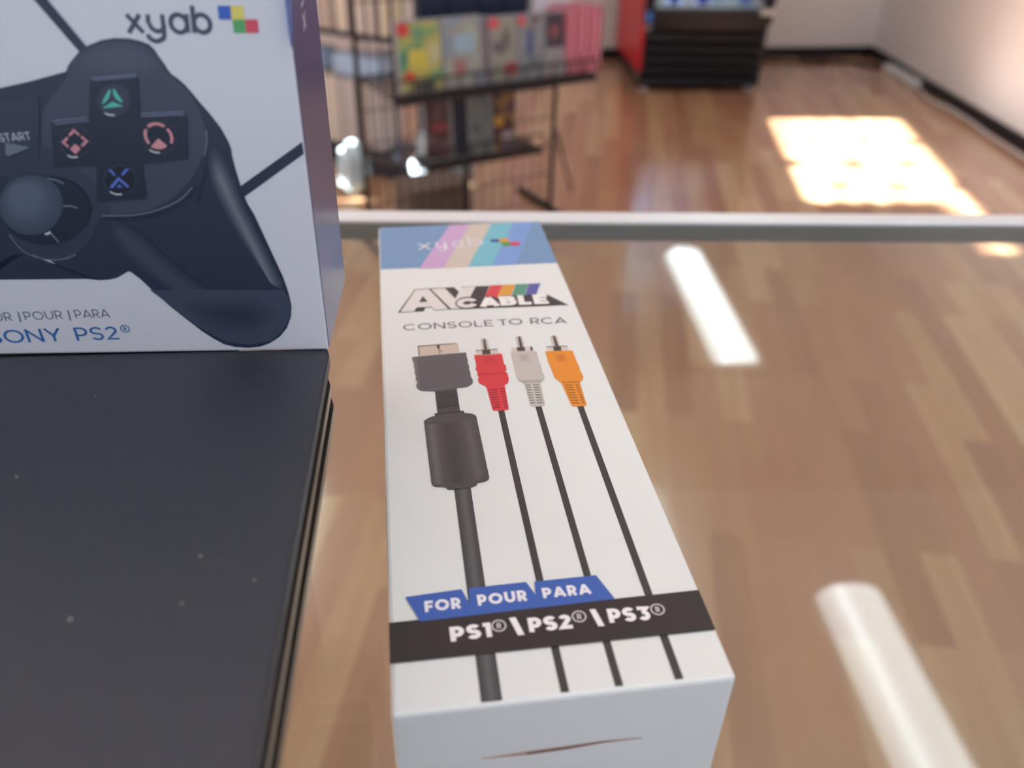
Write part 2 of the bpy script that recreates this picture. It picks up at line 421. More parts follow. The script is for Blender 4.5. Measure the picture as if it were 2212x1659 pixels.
link_mesh('glass_top', bx(xl, xr, yn, yf - 0.012, GLASS_Z - 0.006, GLASS_Z), M_glass, counter)
link_mesh('rail', bx(xl - 0.02, xr + 0.02, yf - 0.0110, yf + 0.003, GLASS_Z - 0.0008, GLASS_Z + 0.0012, 0.0006), M_alu, counter)
link_mesh('inner_ledge', bx(xl - 0.02, xr + 0.02, yf - 0.0105, yf + 0.0025, GLASS_Z - 0.0100, GLASS_Z - 0.0009, 0.0004), M_alu_dark, counter)
link_mesh('glass_seal', bx(xl, xr, yf - 0.0128, yf - 0.0106, GLASS_Z - 0.0100, GLASS_Z - 0.0065), M_alu_dark, counter)
link_mesh('rail', bx(xl - 0.02, xr + 0.02, yn - 0.015, yn - 0.0005, GLASS_Z - 0.035, GLASS_Z + 0.0015, 0.001), M_alu, counter)
for x in (xl - 0.0205, xr + 0.0005): link_mesh('end_rail', bx(x, x + 0.02, yn, yf - 0.012, GLASS_Z - 0.035, GLASS_Z + 0.0015, 0.001), M_alu, counter)
for x in (xl - 0.02, xr):
    for y in (yn - 0.015, yf - 0.0125): link_mesh('corner_post', bx(x, x + 0.02, y, y + 0.015, 0.0, GLASS_Z - 0.036), M_alu, counter)
link_mesh('front_glass', bx(xl + 0.001, xr - 0.001, yf - 0.009, yf - 0.004, 0.25, GLASS_Z - 0.0125), M_glass, counter)
link_mesh('back_panel', bx(xl + 0.001, xr - 0.001, yn, yn + 0.006, 0.25, GLASS_Z - 0.036), mat('grey_sliding_door', (150, 146, 142), 0.5), counter)
link_mesh('base_cabinet', bx(xl + 0.001, xr - 0.001, yn, yf - 0.012, 0.0, 0.25), M_deck, counter)

# ------------------------------------------------------------------ cable carton lying on the glass
M_carton = add_noise(mat('white_coated_card', (228, 231, 230), 0.38), 40, 0.012)
M_slot = mat('raw_card_edge', (176, 142, 120), 0.8)
AVR = math.radians(9.0286)
av = thing('cable_carton', 'long white carton for a console video cable lying on the glass', 'box', (0.012903, 0.101291, GLASS_Z), AVR)
AL = 0.23534
link_mesh('carton', bx(-0.035, 0.035, 0.0, AL, 0.0003, 0.045, 0.0009), M_carton, av)
P_av = lambda u, v, l: (u / 1000, v / 1000, 0.045 + l / 1000)
P_near = lambda u, v, l: (u / 1000, -l / 1000, v / 1000)
# far band with slanted pastel stripes
A = Art(P_av)
tl, tr_, br_, bl_ = (-34.6, AL * 1000 - .6), (34.6, AL * 1000 - .6), (34.6, [(34.25,193.49)][0][1]), (-34.6, [(-35.22,194.68)][0][1])
A.add((116, 152, 192), [tl, tr_, br_, bl_])
def stripe(t0, t1, b0, b1): return [(t0, tl[1]), (t1, tl[1]), (b1, br_[1]), (b0, br_[1])]
TU = [q[0] for q in [(-4.58,235.48),(4.35,235.22),(13.53,234.71),(23.00,234.30),(31.55,233.85)]]
BU = [q[0] for q in [(-19.96,194.37),(-10.46,194.38),(-0.89,194.38),(8.76,194.38),(17.80,194.16)]]
for i, c in enumerate(((200, 166, 208), (206, 194, 184), (116, 188, 206), (122, 158, 218))):
    A.add(c, stripe(TU[i], TU[i + 1], BU[i], BU[i + 1]))
A.done('striped_band', av, 'blue band with four slanted pastel stripes')
A = Art(P_av, base=0.12, rough=0.12)
GLINT = (232, 232, 242)  # pale tone paints in the highlights on the gloss letters
xs = [(-19.50,212.30),(-13.96,212.81),(-12.04,211.78),(-7.75,212.94),(-5.29,213.02),(-0.80,213.32),(1.38,212.79),(7.69,213.02)]
vb = [(-19.12,211.23),(-18.84,216.68)]; hx = (vb[1][1] - vb[0][1]); h0 = vb[0][1]
def tone(A, col, x0, x1, base, xh, which, wt):
    """rounded lower-case letters of the wordmark, drawn in a box"""
    wd = x1 - x0; h = wt / 2
    if which == 'x': ps = ribbon([(x0 + h, base), (x1 - h, base + xh)], wt) + ribbon([(x0 + h, base + xh), (x1 - h, base)], wt)
    if which == 'y':
        rx = wd / 2 - h
        ps = ribbon([(x0 + h, base + xh)] + arc(x0 + wd / 2, base + h + rx * .9, rx, rx * .9, 180, 300, 10), wt)
        ps += ribbon([(x1 - h, base + xh), (x1 - h, base - xh * .16)] + arc(x0 + wd / 2, base - xh * .16, rx, xh * .28, 0, -150, 10), wt)
        ps += ribbon(arc(x0 + wd / 2, base + h + rx * .9, rx, rx * .9, 300, 360, 5), wt)
    if which == 'a': ps = ribbon(arc(x0 + wd / 2, base + xh / 2, wd / 2 - h, xh / 2 - h, 0, 350, 30), wt, True) + ribbon([(x1 - h, base), (x1 - h, base + xh)], wt)
    if which == 'b': ps = ribbon(arc(x0 + wd / 2, base + xh / 2, wd / 2 - h, xh / 2 - h, 0, 350, 30), wt, True) + ribbon([(x0 + h, base), (x0 + h, base + xh * 1.5)], wt)
    A.add(col, ps)
for i, ch in enumerate('xyab'):
    tone(A, GLINT, xs[2 * i][0], xs[2 * i + 1][0], xs[2 * i][1] - 1.2 if i == 0 else h0 + (i * 0.5), hx * 1.05, ch, 0.85)
A.add((60, 90, 160), [(10.79,218.12),(14.29,218.00),(14.50,215.04),(10.88,215.18)]).add((226, 160, 70), [(14.32,218.22),(18.36,218.27),(18.45,214.98),(14.50,215.04)])
A.add((92, 160, 70), [(14.90,214.68),(18.42,214.77),(18.49,211.12),(15.12,211.23)]).add((216, 62, 76), [(18.52,214.54),(22.60,214.36),(22.43,211.16),(18.58,211.11)])
A.done('brand_logo', av, 'raised gloss wordmark with its glints painted pale and four coloured squares')
# big title
DK = (62, 58, 62); WH = (226, 222, 220)
A = Art(P_av)
A.add(DK, [(-29.11,159.62),(-22.29,176.86),(-17.03,176.99),(-10.81,177.02),(-7.83,177.12),(-6.29,173.41),(-5.09,176.97),(0.46,176.94),(5.65,176.82),(2.81,168.71),(8.54,168.77),(15.45,168.18),(25.72,167.90),(32.23,158.83),(-4.23,159.80),(-10.78,160.00),(-16.14,159.83),(-17.03,162.20),(-19.11,162.24),(-20.00,159.63)])
A.add(WH, [(-28.15,160.19),(-22.10,176.31),(-17.15,176.46),(-11.14,160.41),(-16.05,160.25),(-16.99,162.82),(-22.26,162.82),(-23.42,160.05)])
A.add(DK, [(-19.67,171.18),(-18.10,166.65),(-21.27,166.53)])
A.add(WH, [(-16.39,176.25),(-11.25,176.53),(-8.01,167.89),(-5.23,176.51),(0.27,176.62),(-2.72,168.24),(-4.98,164.51),(-5.07,160.38),(-10.15,160.43)])
A.add((214, 70, 82), [(5.99,177.05),(10.57,176.93),(7.07,166.96),(6.13,168.10),(2.79,168.58)])
A.add((222, 160, 70), [(10.70,176.98),(15.34,176.92),(12.52,168.35),(8.79,168.35),(7.30,166.42),(7.21,167.34)])
A.add((92, 152, 130), [(15.47,176.97),(20.33,176.82),(17.38,168.17),(12.81,168.25)])
A.add((92, 98, 168), [(20.47,176.87),(24.97,176.75),(21.81,167.98),(17.61,168.08)])
A.add(DK, ellipse_pts([(-3.94,164.21)][0], [(0.52,164.19)][0], [(-3.58,168.85)][0]))
ce = [(-4.04,164.16)][0]; cx_ = [(-0.15,164.19)][0]; cy_ = [(-3.74,167.83)][0]
axx = (cx_[0] - ce[0], cx_[1] - ce[1]); axy = (cy_[0] - ce[0], cy_[1] - ce[1])
lx = math.hypot(*axx); ly = math.hypot(*axy); fx = (lx * 0.99 - 1.15) / lx; fy = (ly * 0.99 - 1.15) / ly
A.add(WH, ribbon([(ce[0] + axx[0] * fx * math.cos(math.radians(t)) + axy[0] * fy * math.sin(math.radians(t)), ce[1] + axx[1] * fx * math.cos(math.radians(t)) + axy[1] * fy * math.sin(math.radians(t))) for t in range(24, 340, 8)], 2.3))
cab = [(0.20,160.51),(7.60,160.54),(7.75,160.53),(13.84,160.58),(14.29,160.53),(18.99,160.35),(19.91,160.38),(25.25,160.20)]
capH = [(9.19,167.85)][0][1] - [(8.22,160.60)][0][1]
for i, ch in enumerate('ABLE'):
    A.add(DK, word(ch, 0.42, (cab[2 * i][0] - .35, cab[2 * i][1] - .3), (cab[2 * i + 1][0] + .35, cab[2 * i + 1][1] - .3), capH + .7) if i == 0 else [[(8.66,168.56),(9.28,168.56),(9.29,168.62),(8.70,168.62)]])
    A.add((240, 238, 236), word(ch, 0.29, cab[2 * i], cab[2 * i + 1], capH))
A.done('title_lettering', av, 'chunky white AV and CABLE lettering with dark shadow and coloured stripes')
A = Art(P_av)
cs = [(-27.55,147.06),(3.31,146.82),(5.27,146.95),(13.62,146.87),(16.31,146.76),(29.01,145.92)]
ch_ = [(1.04,151.03)][0][1] - [(0.55,146.83)][0][1]
A.add((70, 78, 90), word('CONSOLE', 0.12, cs[0], cs[1], ch_, 0.16)).add((70, 78, 90), word('TO', 0.12, cs[2], cs[3], ch_, 0.10)).add((70, 78, 90), word('RCA', 0.12, cs[4], cs[5], ch_, 0.12))
A.done('subtitle_lettering', av, 'thin dark grey lettering under the title')
# picture of the console plug, its ferrite and thick lead
BK = (66, 66, 70); BK2 = (48, 48, 52)
A = Art(P_av)
A.add((206, 190, 174), [(-23.27,136.53),(-9.92,137.14),(-9.86,130.71),(-23.17,130.18)]).add((70, 62, 58), [(-23.32,136.61),(-10.68,137.01),(-10.72,136.51),(-22.99,135.97)]).add((90, 78, 72), [(-23.27,136.53),(-22.93,136.07),(-22.86,130.22),(-23.17,130.18)])
A.add((70, 62, 58), [(-16.91,136.65),(-16.08,136.74),(-16.04,134.61),(-16.29,133.75),(-16.57,133.61),(-16.82,133.99),(-16.97,135.24)], [(-16.48,133.60),(-16.30,133.65),(-16.33,130.53),(-16.57,130.48)], [(-16.44,132.89),(-15.52,132.97),(-15.59,131.58),(-15.81,131.54),(-15.73,132.54),(-16.43,132.48)])
A.add(BK, [(-17.34,64.20),(-13.02,64.28)]+[(-13.23,0.78),(-17.47,0.79)])
A.grade(BK, (92, 92, 96), [(-16.80,64.14),(-13.66,64.12)]+[(-13.71,0.76),(-16.88,0.80)], [(-15.39,64.09),(-14.76,64.13)]+[(-15.05,0.81),(-15.57,0.79)])
A.add(BK, [(-19.34,109.87),(-12.62,110.77),(-12.66,98.20),(-19.34,97.57)])
A.add((92, 90, 96), [(-25.35,129.74),(-7.76,130.62),(-7.82,128.15),(-7.61,125.75),(-7.86,124.11),(-7.53,122.08),(-7.78,120.47),(-7.52,118.18),(-7.73,116.61),(-7.26,114.34),(-7.37,112.80),(-8.15,111.65),(-9.28,110.70),(-12.66,110.32),(-19.28,109.41),(-23.31,110.02),(-24.43,111.20),(-24.89,112.92),(-24.33,115.02),(-24.89,116.64),(-24.62,117.87),(-25.04,120.78),(-24.77,121.40),(-25.11,124.37),(-24.89,125.33),(-25.42,128.06)])
A.add((112, 108, 102), [(-25.23,129.66),(-24.15,129.68),(-23.60,117.44),(-23.75,111.27),(-24.42,111.35),(-24.86,112.92),(-24.33,115.02),(-24.85,116.63),(-24.62,117.87),(-25.01,120.78),(-24.77,121.40),(-25.07,124.36),(-24.89,125.33),(-25.35,128.05)])
for k in range(8):
    y = 1075 + 46 * k; x = 612 + 5 * k
    A.add(BK2, [[(-19.02,108.33),(-12.87,108.83),(-12.87,108.47),(-19.01,107.97)], [(-19.01,106.85),(-12.87,107.34),(-12.87,106.98),(-19.01,106.49)], [(-19.01,105.38),(-12.87,105.85),(-12.86,105.50),(-19.01,105.02)], [(-19.01,103.92),(-12.86,104.38),(-12.86,104.03),(-19.00,103.57)], [(-19.01,102.48),(-12.86,102.93),(-12.86,102.58),(-19.00,102.13)], [(-19.05,101.05),(-12.85,101.48),(-12.85,101.14),(-19.04,100.71)]][k % 6])
    if k == 5: break
A.add(BK2, [(-20.28,97.84),(-19.13,97.99),(-12.63,98.36),(-11.64,98.30),(-11.55,97.20),(-20.11,96.79)])
A.add((74, 73, 75), [(-23.47,94.64),(-22.02,95.92),(-20.11,96.79),(-15.43,97.28),(-11.66,97.27),(-9.28,96.49),(-8.25,95.35),(-7.76,67.61),(-8.08,66.75),(-8.89,66.17),(-11.22,65.78),(-11.36,64.91),(-12.92,64.25),(-17.30,64.03),(-19.03,64.13),(-19.46,65.17),(-22.11,65.64),(-22.79,66.28),(-23.02,67.19)])
A.grade((74, 73, 75), (98, 97, 96), [(-23.40,92.88),(-19.46,93.23),(-19.49,65.66),(-22.57,66.36)], [(-22.09,92.19),(-20.97,92.28),(-20.73,66.69),(-21.68,66.59)])
A.grade((74, 73, 75), (60, 59, 63), [(-19.46,93.23),(-12.48,93.78),(-12.64,65.50),(-19.22,65.41)], [(-17.45,92.19),(-15.50,92.50),(-15.29,66.94),(-16.93,66.68)])
A.grade((74, 73, 75), (90, 89, 88), [(-13.15,93.58),(-9.03,94.20),(-8.64,67.04),(-12.41,66.37)], [(-11.62,92.59),(-10.64,92.75),(-10.22,67.46),(-11.15,67.11)])
A.add((112, 108, 104), [(-22.76,94.29),(-20.00,94.70),(-20.03,94.38),(-22.75,93.99)])
A.done('console_plug_picture', av, 'printed black console plug with ferrite sleeve and thick lead')
# three round plugs
def plug(label, body_col, dark, pin, coll, body, shade, bars, lead):
    A = Art(P_av)
    A.add((58, 56, 58), *lead); A.add((200, 190, 184), pin[0]); A.add((70, 64, 62), pin[1]); A.add((214, 202, 194), coll[0]); A.add((66, 60, 60), coll[1]); A.add((66, 60, 60), coll[2])
    A.add(body_col, body); cen = [(sum(q[0] for q in shade[1]) / len(shade[1]), sum(q[1] for q in shade[1]) / len(shade[1]))] * len(shade[1])
    A.grade(body_col, shade[0], [(c[0] + (q[0] - c[0]) * 1.35, c[1] + (q[1] - c[1]) * 1.35) for q, c in zip(shade[1], cen)], [(c[0] + (q[0] - c[0]) * .4, c[1] + (q[1] - c[1]) * .4) for q, c in zip(shade[1], cen)])
    A.add(shade[0], shade[2])
    for (a0, a1, b0, b1) in bars:
        for k in range(8):
            t = k / 7; p0 = tuple(a0[j] + (b0[j] - a0[j]) * t for j in (0, 1)); p1 = tuple(a1[j] + (b1[j] - a1[j]) * t for j in (0, 1))
            A.add(dark, ribbon([p0, p1], 0.42)); A.lift -= 0.012
    A.done('plug_picture', av, label)
plug('printed red round plug on a thin black lead', (216, 56, 68), (132, 34, 44),
     ([(-2.23,138.24),(-1.54,138.74),(-0.74,138.77),(0.09,138.30),(0.18,137.41),(0.20,131.89),(-2.43,131.81)], [(-1.32,138.60),(-0.56,138.60),(-0.68,131.84),(-1.65,131.79)]),
     ([(-4.58,131.56),(2.71,131.69),(2.74,128.93),(-4.59,128.84)], [(-2.45,131.59),(0.26,131.58),(0.11,128.75),(-2.58,128.76)], [(-4.57,131.67),(2.76,131.79),(2.74,131.31),(-4.60,131.24)]),
     [(-5.40,128.74),(-0.80,128.35),(3.77,128.71),(3.66,122.24),(4.13,121.49),(3.89,118.42),(3.36,117.97),(3.98,117.05),(3.98,113.71),(3.48,111.47),(2.22,110.31),(1.75,97.94),(1.24,97.41),(-0.88,97.20),(-2.77,97.42),(-3.13,98.06),(-3.50,109.67),(-4.01,110.69),(-5.55,112.32),(-5.68,114.46),(-5.26,115.74),(-5.57,117.11),(-5.37,118.10),(-5.76,120.52),(-5.30,122.20)],
     ((198, 46, 64), [(-2.76,127.20),(1.91,127.04),(1.93,124.19),(0.73,122.22),(-1.92,122.17),(-2.95,124.73)], [(-5.23,117.75),(3.34,117.80),(3.54,116.60),(-4.97,116.71)]),
     [[(-3.04,108.18),(-0.43,108.11),(-2.74,99.05),(-0.65,98.96)], [(0.52,108.51),(1.79,108.49),(0.49,98.98),(1.49,98.99)]],
     [[(-1.56,97.67),(0.30,97.46)]+[(0.30,0.93),(-1.44,1.03)]])
plug('printed white round plug on a thin black lead', (196, 190, 184), (108, 104, 100),
     ([(9.67,138.49),(10.25,139.01),(11.05,139.04),(11.96,138.43),(11.87,132.09),(9.40,131.99)], [(10.60,138.93),(11.43,138.92),(11.26,132.01),(10.19,132.05)]),
     ([(7.24,132.00),(14.31,131.98),(14.29,129.49),(7.18,129.54)], [(9.11,132.02),(11.84,131.95),(11.65,129.45),(9.02,129.52)], [(13.62,131.98),(14.31,131.98),(14.28,129.46),(13.50,129.47)]),
     [(6.69,128.86),(8.05,129.52),(13.89,129.43),(15.25,128.84),(15.12,122.38),(15.31,121.30),(15.04,116.50),(15.30,114.78),(15.08,112.46),(14.40,111.22),(13.41,110.35),(12.80,98.63),(12.26,98.09),(10.30,98.01),(8.59,98.36),(8.30,99.29),(8.32,110.76),(6.80,112.24),(6.48,113.76),(6.50,116.43),(6.61,122.27)],
     ((174, 168, 164), [(8.95,127.71),(12.24,127.71),(12.45,123.02),(8.96,122.71)], [(6.85,112.56),(14.39,112.21),(13.32,110.36),(8.26,110.93)]),
     [[(8.50,109.53),(10.06,109.58),(8.51,100.03),(9.93,100.02)], [(10.95,109.39),(12.63,109.33),(10.58,99.85),(12.33,99.81)]],
     [[(9.72,98.45),(11.59,98.24)]+[(11.39,0.96),(9.69,1.01)]])
plug('printed orange round plug on a thin black lead', (228, 142, 44), (138, 78, 26),
     ([(21.37,137.61),(21.97,138.13),(22.99,138.21),(23.84,137.34),(23.67,131.25),(21.09,131.23)], [(22.37,138.12),(23.18,138.11),(23.17,131.23),(22.07,131.20)]),
     ([(19.04,131.38),(26.01,131.07),(26.01,128.10),(18.91,128.51)], [(21.20,131.30),(23.86,131.23),(23.57,128.22),(20.95,128.36)], [(19.05,131.46),(26.07,131.14),(26.06,130.69),(19.02,130.94)]),
     [(18.13,128.52),(27.19,128.08),(27.16,121.39),(27.33,118.57),(27.21,115.82),(27.42,112.41),(26.81,110.48),(25.63,109.30),(25.15,97.06),(24.44,96.69),(22.30,96.70),(20.92,96.94),(20.52,97.59),(19.84,109.62),(18.33,112.43),(18.19,115.13),(18.16,117.51),(17.94,121.01)],
     ((206, 116, 40), [(20.77,126.40),(24.10,126.40),(24.13,121.73),(20.98,121.37)], [(19.79,110.28),(25.89,110.09),(25.50,109.15),(19.97,109.35)]),
     [[(20.57,108.17),(23.09,108.08),(20.92,98.64),(23.04,98.52)], [(23.95,107.99),(25.03,107.99),(23.92,98.42),(24.80,98.47)]],
     [[(22.15,97.03),(24.07,96.97)]+[(24.01,1.00),(22.19,1.02)]])
# banner
A = Art(P_av, base=0.28)
bq = [(-34.26,22.62),(35.06,23.23),(35.34,11.96),(-34.32,12.06)]
A.add((42, 38, 40), [(-35.0, bq[0][1]), (34.7, bq[1][1]), (34.7, bq[2][1]), (-35.0, bq[3][1])])
A.add((56, 96, 178), [(-31.24,29.37),(-18.63,30.11),(-17.36,26.14),(-15.10,26.12),(-2.25,26.49),(-0.06,26.54),(15.23,23.01),(-28.34,22.17)], [(-16.95,30.17),(-3.85,30.42),(-2.26,26.43),(-15.14,25.76),(-17.15,26.12)], [(-1.95,30.29),(12.52,30.46),(15.20,22.90),(-2.17,24.02),(-2.25,26.49)])
A.add((236, 234, 240), word('FOR', 0.25, [(-27.10,24.50)][0], [(-19.09,24.68)][0], [(-22.34,27.72)][0][1] - [(-22.58,24.60)][0][1], 0.14))
A.add((236, 234, 240), word('POUR', 0.25, [(-15.40,24.84)][0], [(-4.26,24.97)][0], [(-9.48,27.99)][0][1] - [(-9.90,24.89)][0][1], 0.14))
A.add((236, 234, 240), word('PARA', 0.25, [(-0.73,25.12)][0], [(10.39,25.12)][0], [(5.31,28.05)][0][1] - [(4.72,25.07)][0][1], 0.12))
ph = [(-17.39,19.89)][0][1] - [(-17.79,16.02)][0][1]
WT = (244, 242, 242)
A.add(WT, word('PS1', 0.26, [(-22.17,15.86)][0], [(-13.30,16.08)][0], ph, 0.10)); A.add(WT, word('PS2', 0.26, [(-5.31,16.18)][0], [(4.19,16.06)][0], ph, 0.10)); A.add(WT, word('PS3', 0.26, [(12.35,16.47)][0], [(21.63,16.16)][0], ph, 0.10))
for c in [(-11.61,18.76),(6.08,19.04),(23.70,18.77)]: A.add((214, 210, 212), registered(c, 1.45, 0.32))
A.add(WT, [(-9.20,20.51),(-7.73,20.53),(-6.47,15.64),(-7.90,15.63)], [(8.70,20.61),(10.03,20.60),(11.04,15.79),(9.66,15.81)])
A.done('compatibility_banner', av, 'black banner with white lettering and three blue tabs')
A = Art(P_near, base=0.05, rough=0.8)
A.add((196, 164, 148), [(-17.44,27.34),(-7.95,27.88),(-0.11,28.05),(7.79,28.36),(16.87,27.93),(16.93,27.45),(7.87,27.41),(-0.04,26.70),(-7.91,26.47),(-17.44,27.08)])
A.add((128, 98, 86), [(-7.94,27.48),(-0.10,27.72),(7.82,28.09),(11.83,27.94),(7.85,27.69),(-0.05,26.91),(-7.91,26.67)])
A.done('thumb_slot', av, 'thin slit torn in the end flap')

# ------------------------------------------------------------------ black console
def console_mat():
    m = mat('textured_black_plastic', (48, 52, 62), 0.42); nt = m.node_tree; b = nt.nodes['Principled BSDF']
    tc = nt.nodes.new('ShaderNodeTexCoord')
    n = nt.nodes.new('ShaderNodeTexNoise'); n.inputs['Scale'].default_value = 2600; n.inputs['Detail'].default_value = 2
    bp = nt.nodes.new('ShaderNodeBump'); bp.inputs['Strength'].default_value = 0.5; bp.inputs['Distance'].default_value = 0.0004
    nt.links.new(tc.outputs['Object'], n.inputs['Vector']); nt.links.new(n.outputs[0], bp.inputs['Height']); nt.links.new(bp.outputs[0], b.inputs['Normal'])
    v = nt.nodes.new('ShaderNodeTexVoronoi'); v.inputs['Scale'].default_value = 170; v.inputs['Randomness'].default_value = 1.0   # specks of dust
    nt.links.new(tc.outputs['Object'], v.inputs['Vector'])
    lt = nt.nodes.new('ShaderNodeMath'); lt.operation = 'LESS_THAN'; lt.inputs[1].default_value = 0.06; nt.links.new(v.outputs['Distance'], lt.inputs[0])
    sx = nt.nodes.new('ShaderNodeSeparateColor'); nt.links.new(v.outputs['Color'], sx.inputs[0])
    gt = nt.nodes.new('ShaderNodeMath'); gt.operation = 'GREATER_THAN'; gt.inputs[1].default_value = 0.6; nt.links.new(sx.outputs[0], gt.inputs[0])
    ml = nt.nodes.new('ShaderNodeMath'); ml.operation = 'MULTIPLY'; nt.links.new(lt.outputs[0], ml.inputs[0]); nt.links.new(gt.outputs[0], ml.inputs[1])
    mx = nt.nodes.new('ShaderNodeMix'); mx.data_type = 'RGBA'; mx.inputs[6].default_value = rgb(48, 52, 62); mx.inputs[7].default_value = rgb(170, 168, 165)
    nt.links.new(ml.outputs[0], mx.inputs[0]); nt.links.new(mx.outputs[2], b.inputs['Base Color'])
    return m
M_con = console_mat()
M_rib = mat('smooth_black_plastic', (34, 32, 32), 0.12, spec=1.0)
CR = math.radians(5.75)
P0 = Vector((-0.04596, 0.17568, 1.04993))
def rot(v, a): return Vector((v[0] * math.cos(a) - v[1] * math.sin(a), v[0] * math.sin(a) + v[1] * math.cos(a), v[2]))
con_root = P0 + rot((-0.1505, -0.07, -0.078), CR)
con = thing('game_console', 'flat black game console with ribbed side under the controller carton', 'game console', con_root, CR)
def plate(z0, z1, yr, xe, ch):
    return prism(bmesh.new(), [(-xe, -0.112), (xe, -0.112), (xe, yr - ch * 2.2), (xe - ch * 0.6, yr), (-xe + ch * 0.6, yr), (-xe, yr - ch * 2.2)], z0, z1)
def bevelled(bm, w):
    bmesh.ops.bevel(bm, geom=[e for e in bm.edges], offset=w, segments=2, affect='EDGES'); return bm
link_mesh('top_shell', bevelled(plate(0.0742, 0.078, 0.0712, 0.1505, 0.0012), 0.0003), M_con, con)
link_mesh('rib', bevelled(plate(0.0690, 0.0726, 0.0695, 0.1508, 0.003), 0.0004), M_rib, con)
link_mesh('rib', bevelled(plate(0.0634, 0.0672, 0.0685, 0.1512, 0.003), 0.0004), M_rib, con)
link_mesh('core', plate(0.034, 0.0742, 0.062, 0.112, 0.001), M_rib, con)
link_mesh('rear_housing', bx(-0.130, 0.128, 0.0715, 0.1085, 0.0004, 0.0779), M_rib, con)
link_mesh('base', bx(-0.095, 0.095, -0.10, 0.062, 0.0004, 0.034, 0.002), M_rib, con)

# ------------------------------------------------------------------ controller carton standing on the console
BXR = math.radians(4.4646)
BW, BD, BH = 0.178, 0.0387, 0.165
box_root = P0 + rot((-BW / 2, BD / 2, 0.0002), BXR)
M_glossy_card = mat('white_glossy_card', (214, 216, 220), 0.30, coat=0.25, coat_rough=0.08)
M_side = mat('blue_glossy_card', (44, 66, 116), 0.36, coat=0.35, coat_rough=0.16)
cb = thing('controller_carton', 'tall white carton with a black game controller pictured on its front', 'box', box_root, BXR)
bm = bmesh.new(); box(bm, -BW / 2, BW / 2, -BD / 2, BD / 2, 0, BH, 0.0006)
for f in bm.faces:
    f.material_index = 1 if abs(f.calc_center_median().x) > BW / 2 - 1e-4 else 0
link_mesh('carton', bm, [M_glossy_card, M_side], cb)
P_front = lambda u, v, l: (BW / 2 + u / 1000, -BD / 2 - l / 1000, v / 1000)
P_side = lambda u, v, l: (BW / 2 + l / 1000, -BD / 2 + u / 1000, v / 1000)
def part_mirror(pts, c): return [(2 * c - x, y) for x, y in reversed(pts)]
A = Art(P_front, rough=0.34)
NV = (42, 51, 71); PL = (64, 69, 88); RC = (32, 41, 58)
# leads
A.add((44, 52, 70), [(-48.25,80.25),(-45.43,80.28),(-40.22,71.67),(-42.18,70.63)]); A.add((196, 204, 218), [(-45.64,80.28),(-45.22,80.28),(-40.11,71.73),(-40.45,71.61)])
A.add(NV, [(-15.58,42.35),(-0.50,52.53),(-0.40,49.95),(-14.72,40.13)])
A.add(NV, [(-50.27,83.84),(-48.36,83.86),(-45.43,80.28),(-48.25,80.25)])
halfR = [(-65.48,62.53),(-59.72,63.51),(-53.06,64.95),(-45.73,66.85),(-45.06,67.93),(-44.19,68.86),(-42.16,70.69),(-40.00,71.91),(-37.30,72.89),(-34.74,73.29),(-31.99,73.26),(-29.93,72.82),(-28.23,72.15),(-27.37,71.10),(-26.85,69.89),(-26.17,68.67),(-25.64,67.43),(-25.10,66.50),(-23.96,65.57),(-22.90,64.47),(-21.64,62.72),(-20.66,61.11),(-18.86,58.50),(-17.09,55.51),(-16.06,52.79),(-15.68,51.07),(-15.74,49.68),(-15.53,46.86),(-15.09,43.26),(-14.63,40.69),(-14.23,38.79)] + \
    [(-13.08,36.02),(-11.69,30.99),(-10.26,25.80),(-8.78,20.44),(-8.03,16.21),(-7.79,12.75),(-8.30,9.68),(-9.66,6.56),(-11.72,4.10),(-14.29,2.31),(-16.77,1.29),(-19.92,0.97),(-22.97,1.31),(-25.54,2.14),(-27.92,3.92),(-30.22,6.00),(-33.64,9.83),(-36.66,13.36),(-39.53,17.24),(-41.74,20.39),(-43.44,22.14),(-44.03,22.23),(-45.08,21.58),(-46.74,20.66),(-48.66,20.18),(-50.86,20.04),(-53.31,20.32),(-55.29,20.96),(-57.16,22.00),(-59.58,23.57),(-61.98,25.08),(-63.79,26.09),(-64.71,26.54),(-65.05,26.58),(-68.54,26.61),(-69.91,25.55),(-71.39,24.17),(-72.41,23.17),(-79.47,20.41)]
cu = halfR[0][0]
A.add(NV, [(max(x, -177.5), y) for x, y in halfR + part_mirror(halfR, cu)])
# face plate and stick ring
A.add(PL, smooth_loop([(-53.19,57.10),(-52.25,59.06),(-50.74,61.00),(-48.63,62.92),(-46.05,65.45),(-44.75,67.94),(-41.66,70.24),(-37.54,71.93),(-33.73,72.41),(-30.12,71.98),(-28.03,70.19),(-26.99,67.74),(-24.09,64.94),(-21.83,61.76),(-20.82,58.50),(-20.39,55.17),(-20.75,52.45),(-22.02,49.33),(-24.20,45.80),(-27.21,42.56),(-31.30,39.27),(-35.88,37.24),(-39.49,36.51),(-46.08,36.36),(-46.33,40.81),(-48.82,45.49),(-54.67,44.80),(-55.55,48.66)] , 3))
A.grade(PL, (74, 80, 98), smooth_loop([(-44.28,68.55),(-39.08,71.92),(-33.63,72.80),(-29.47,72.14),(-27.32,69.89),(-26.49,67.12),(-32.35,64.90),(-39.46,64.23),(-43.38,66.09)], 3), smooth_loop([(-40.62,69.49),(-37.84,70.72),(-34.01,71.20),(-31.29,70.92),(-29.73,69.56),(-29.31,68.65),(-31.88,68.32),(-37.86,68.13),(-39.62,68.58)], 3))
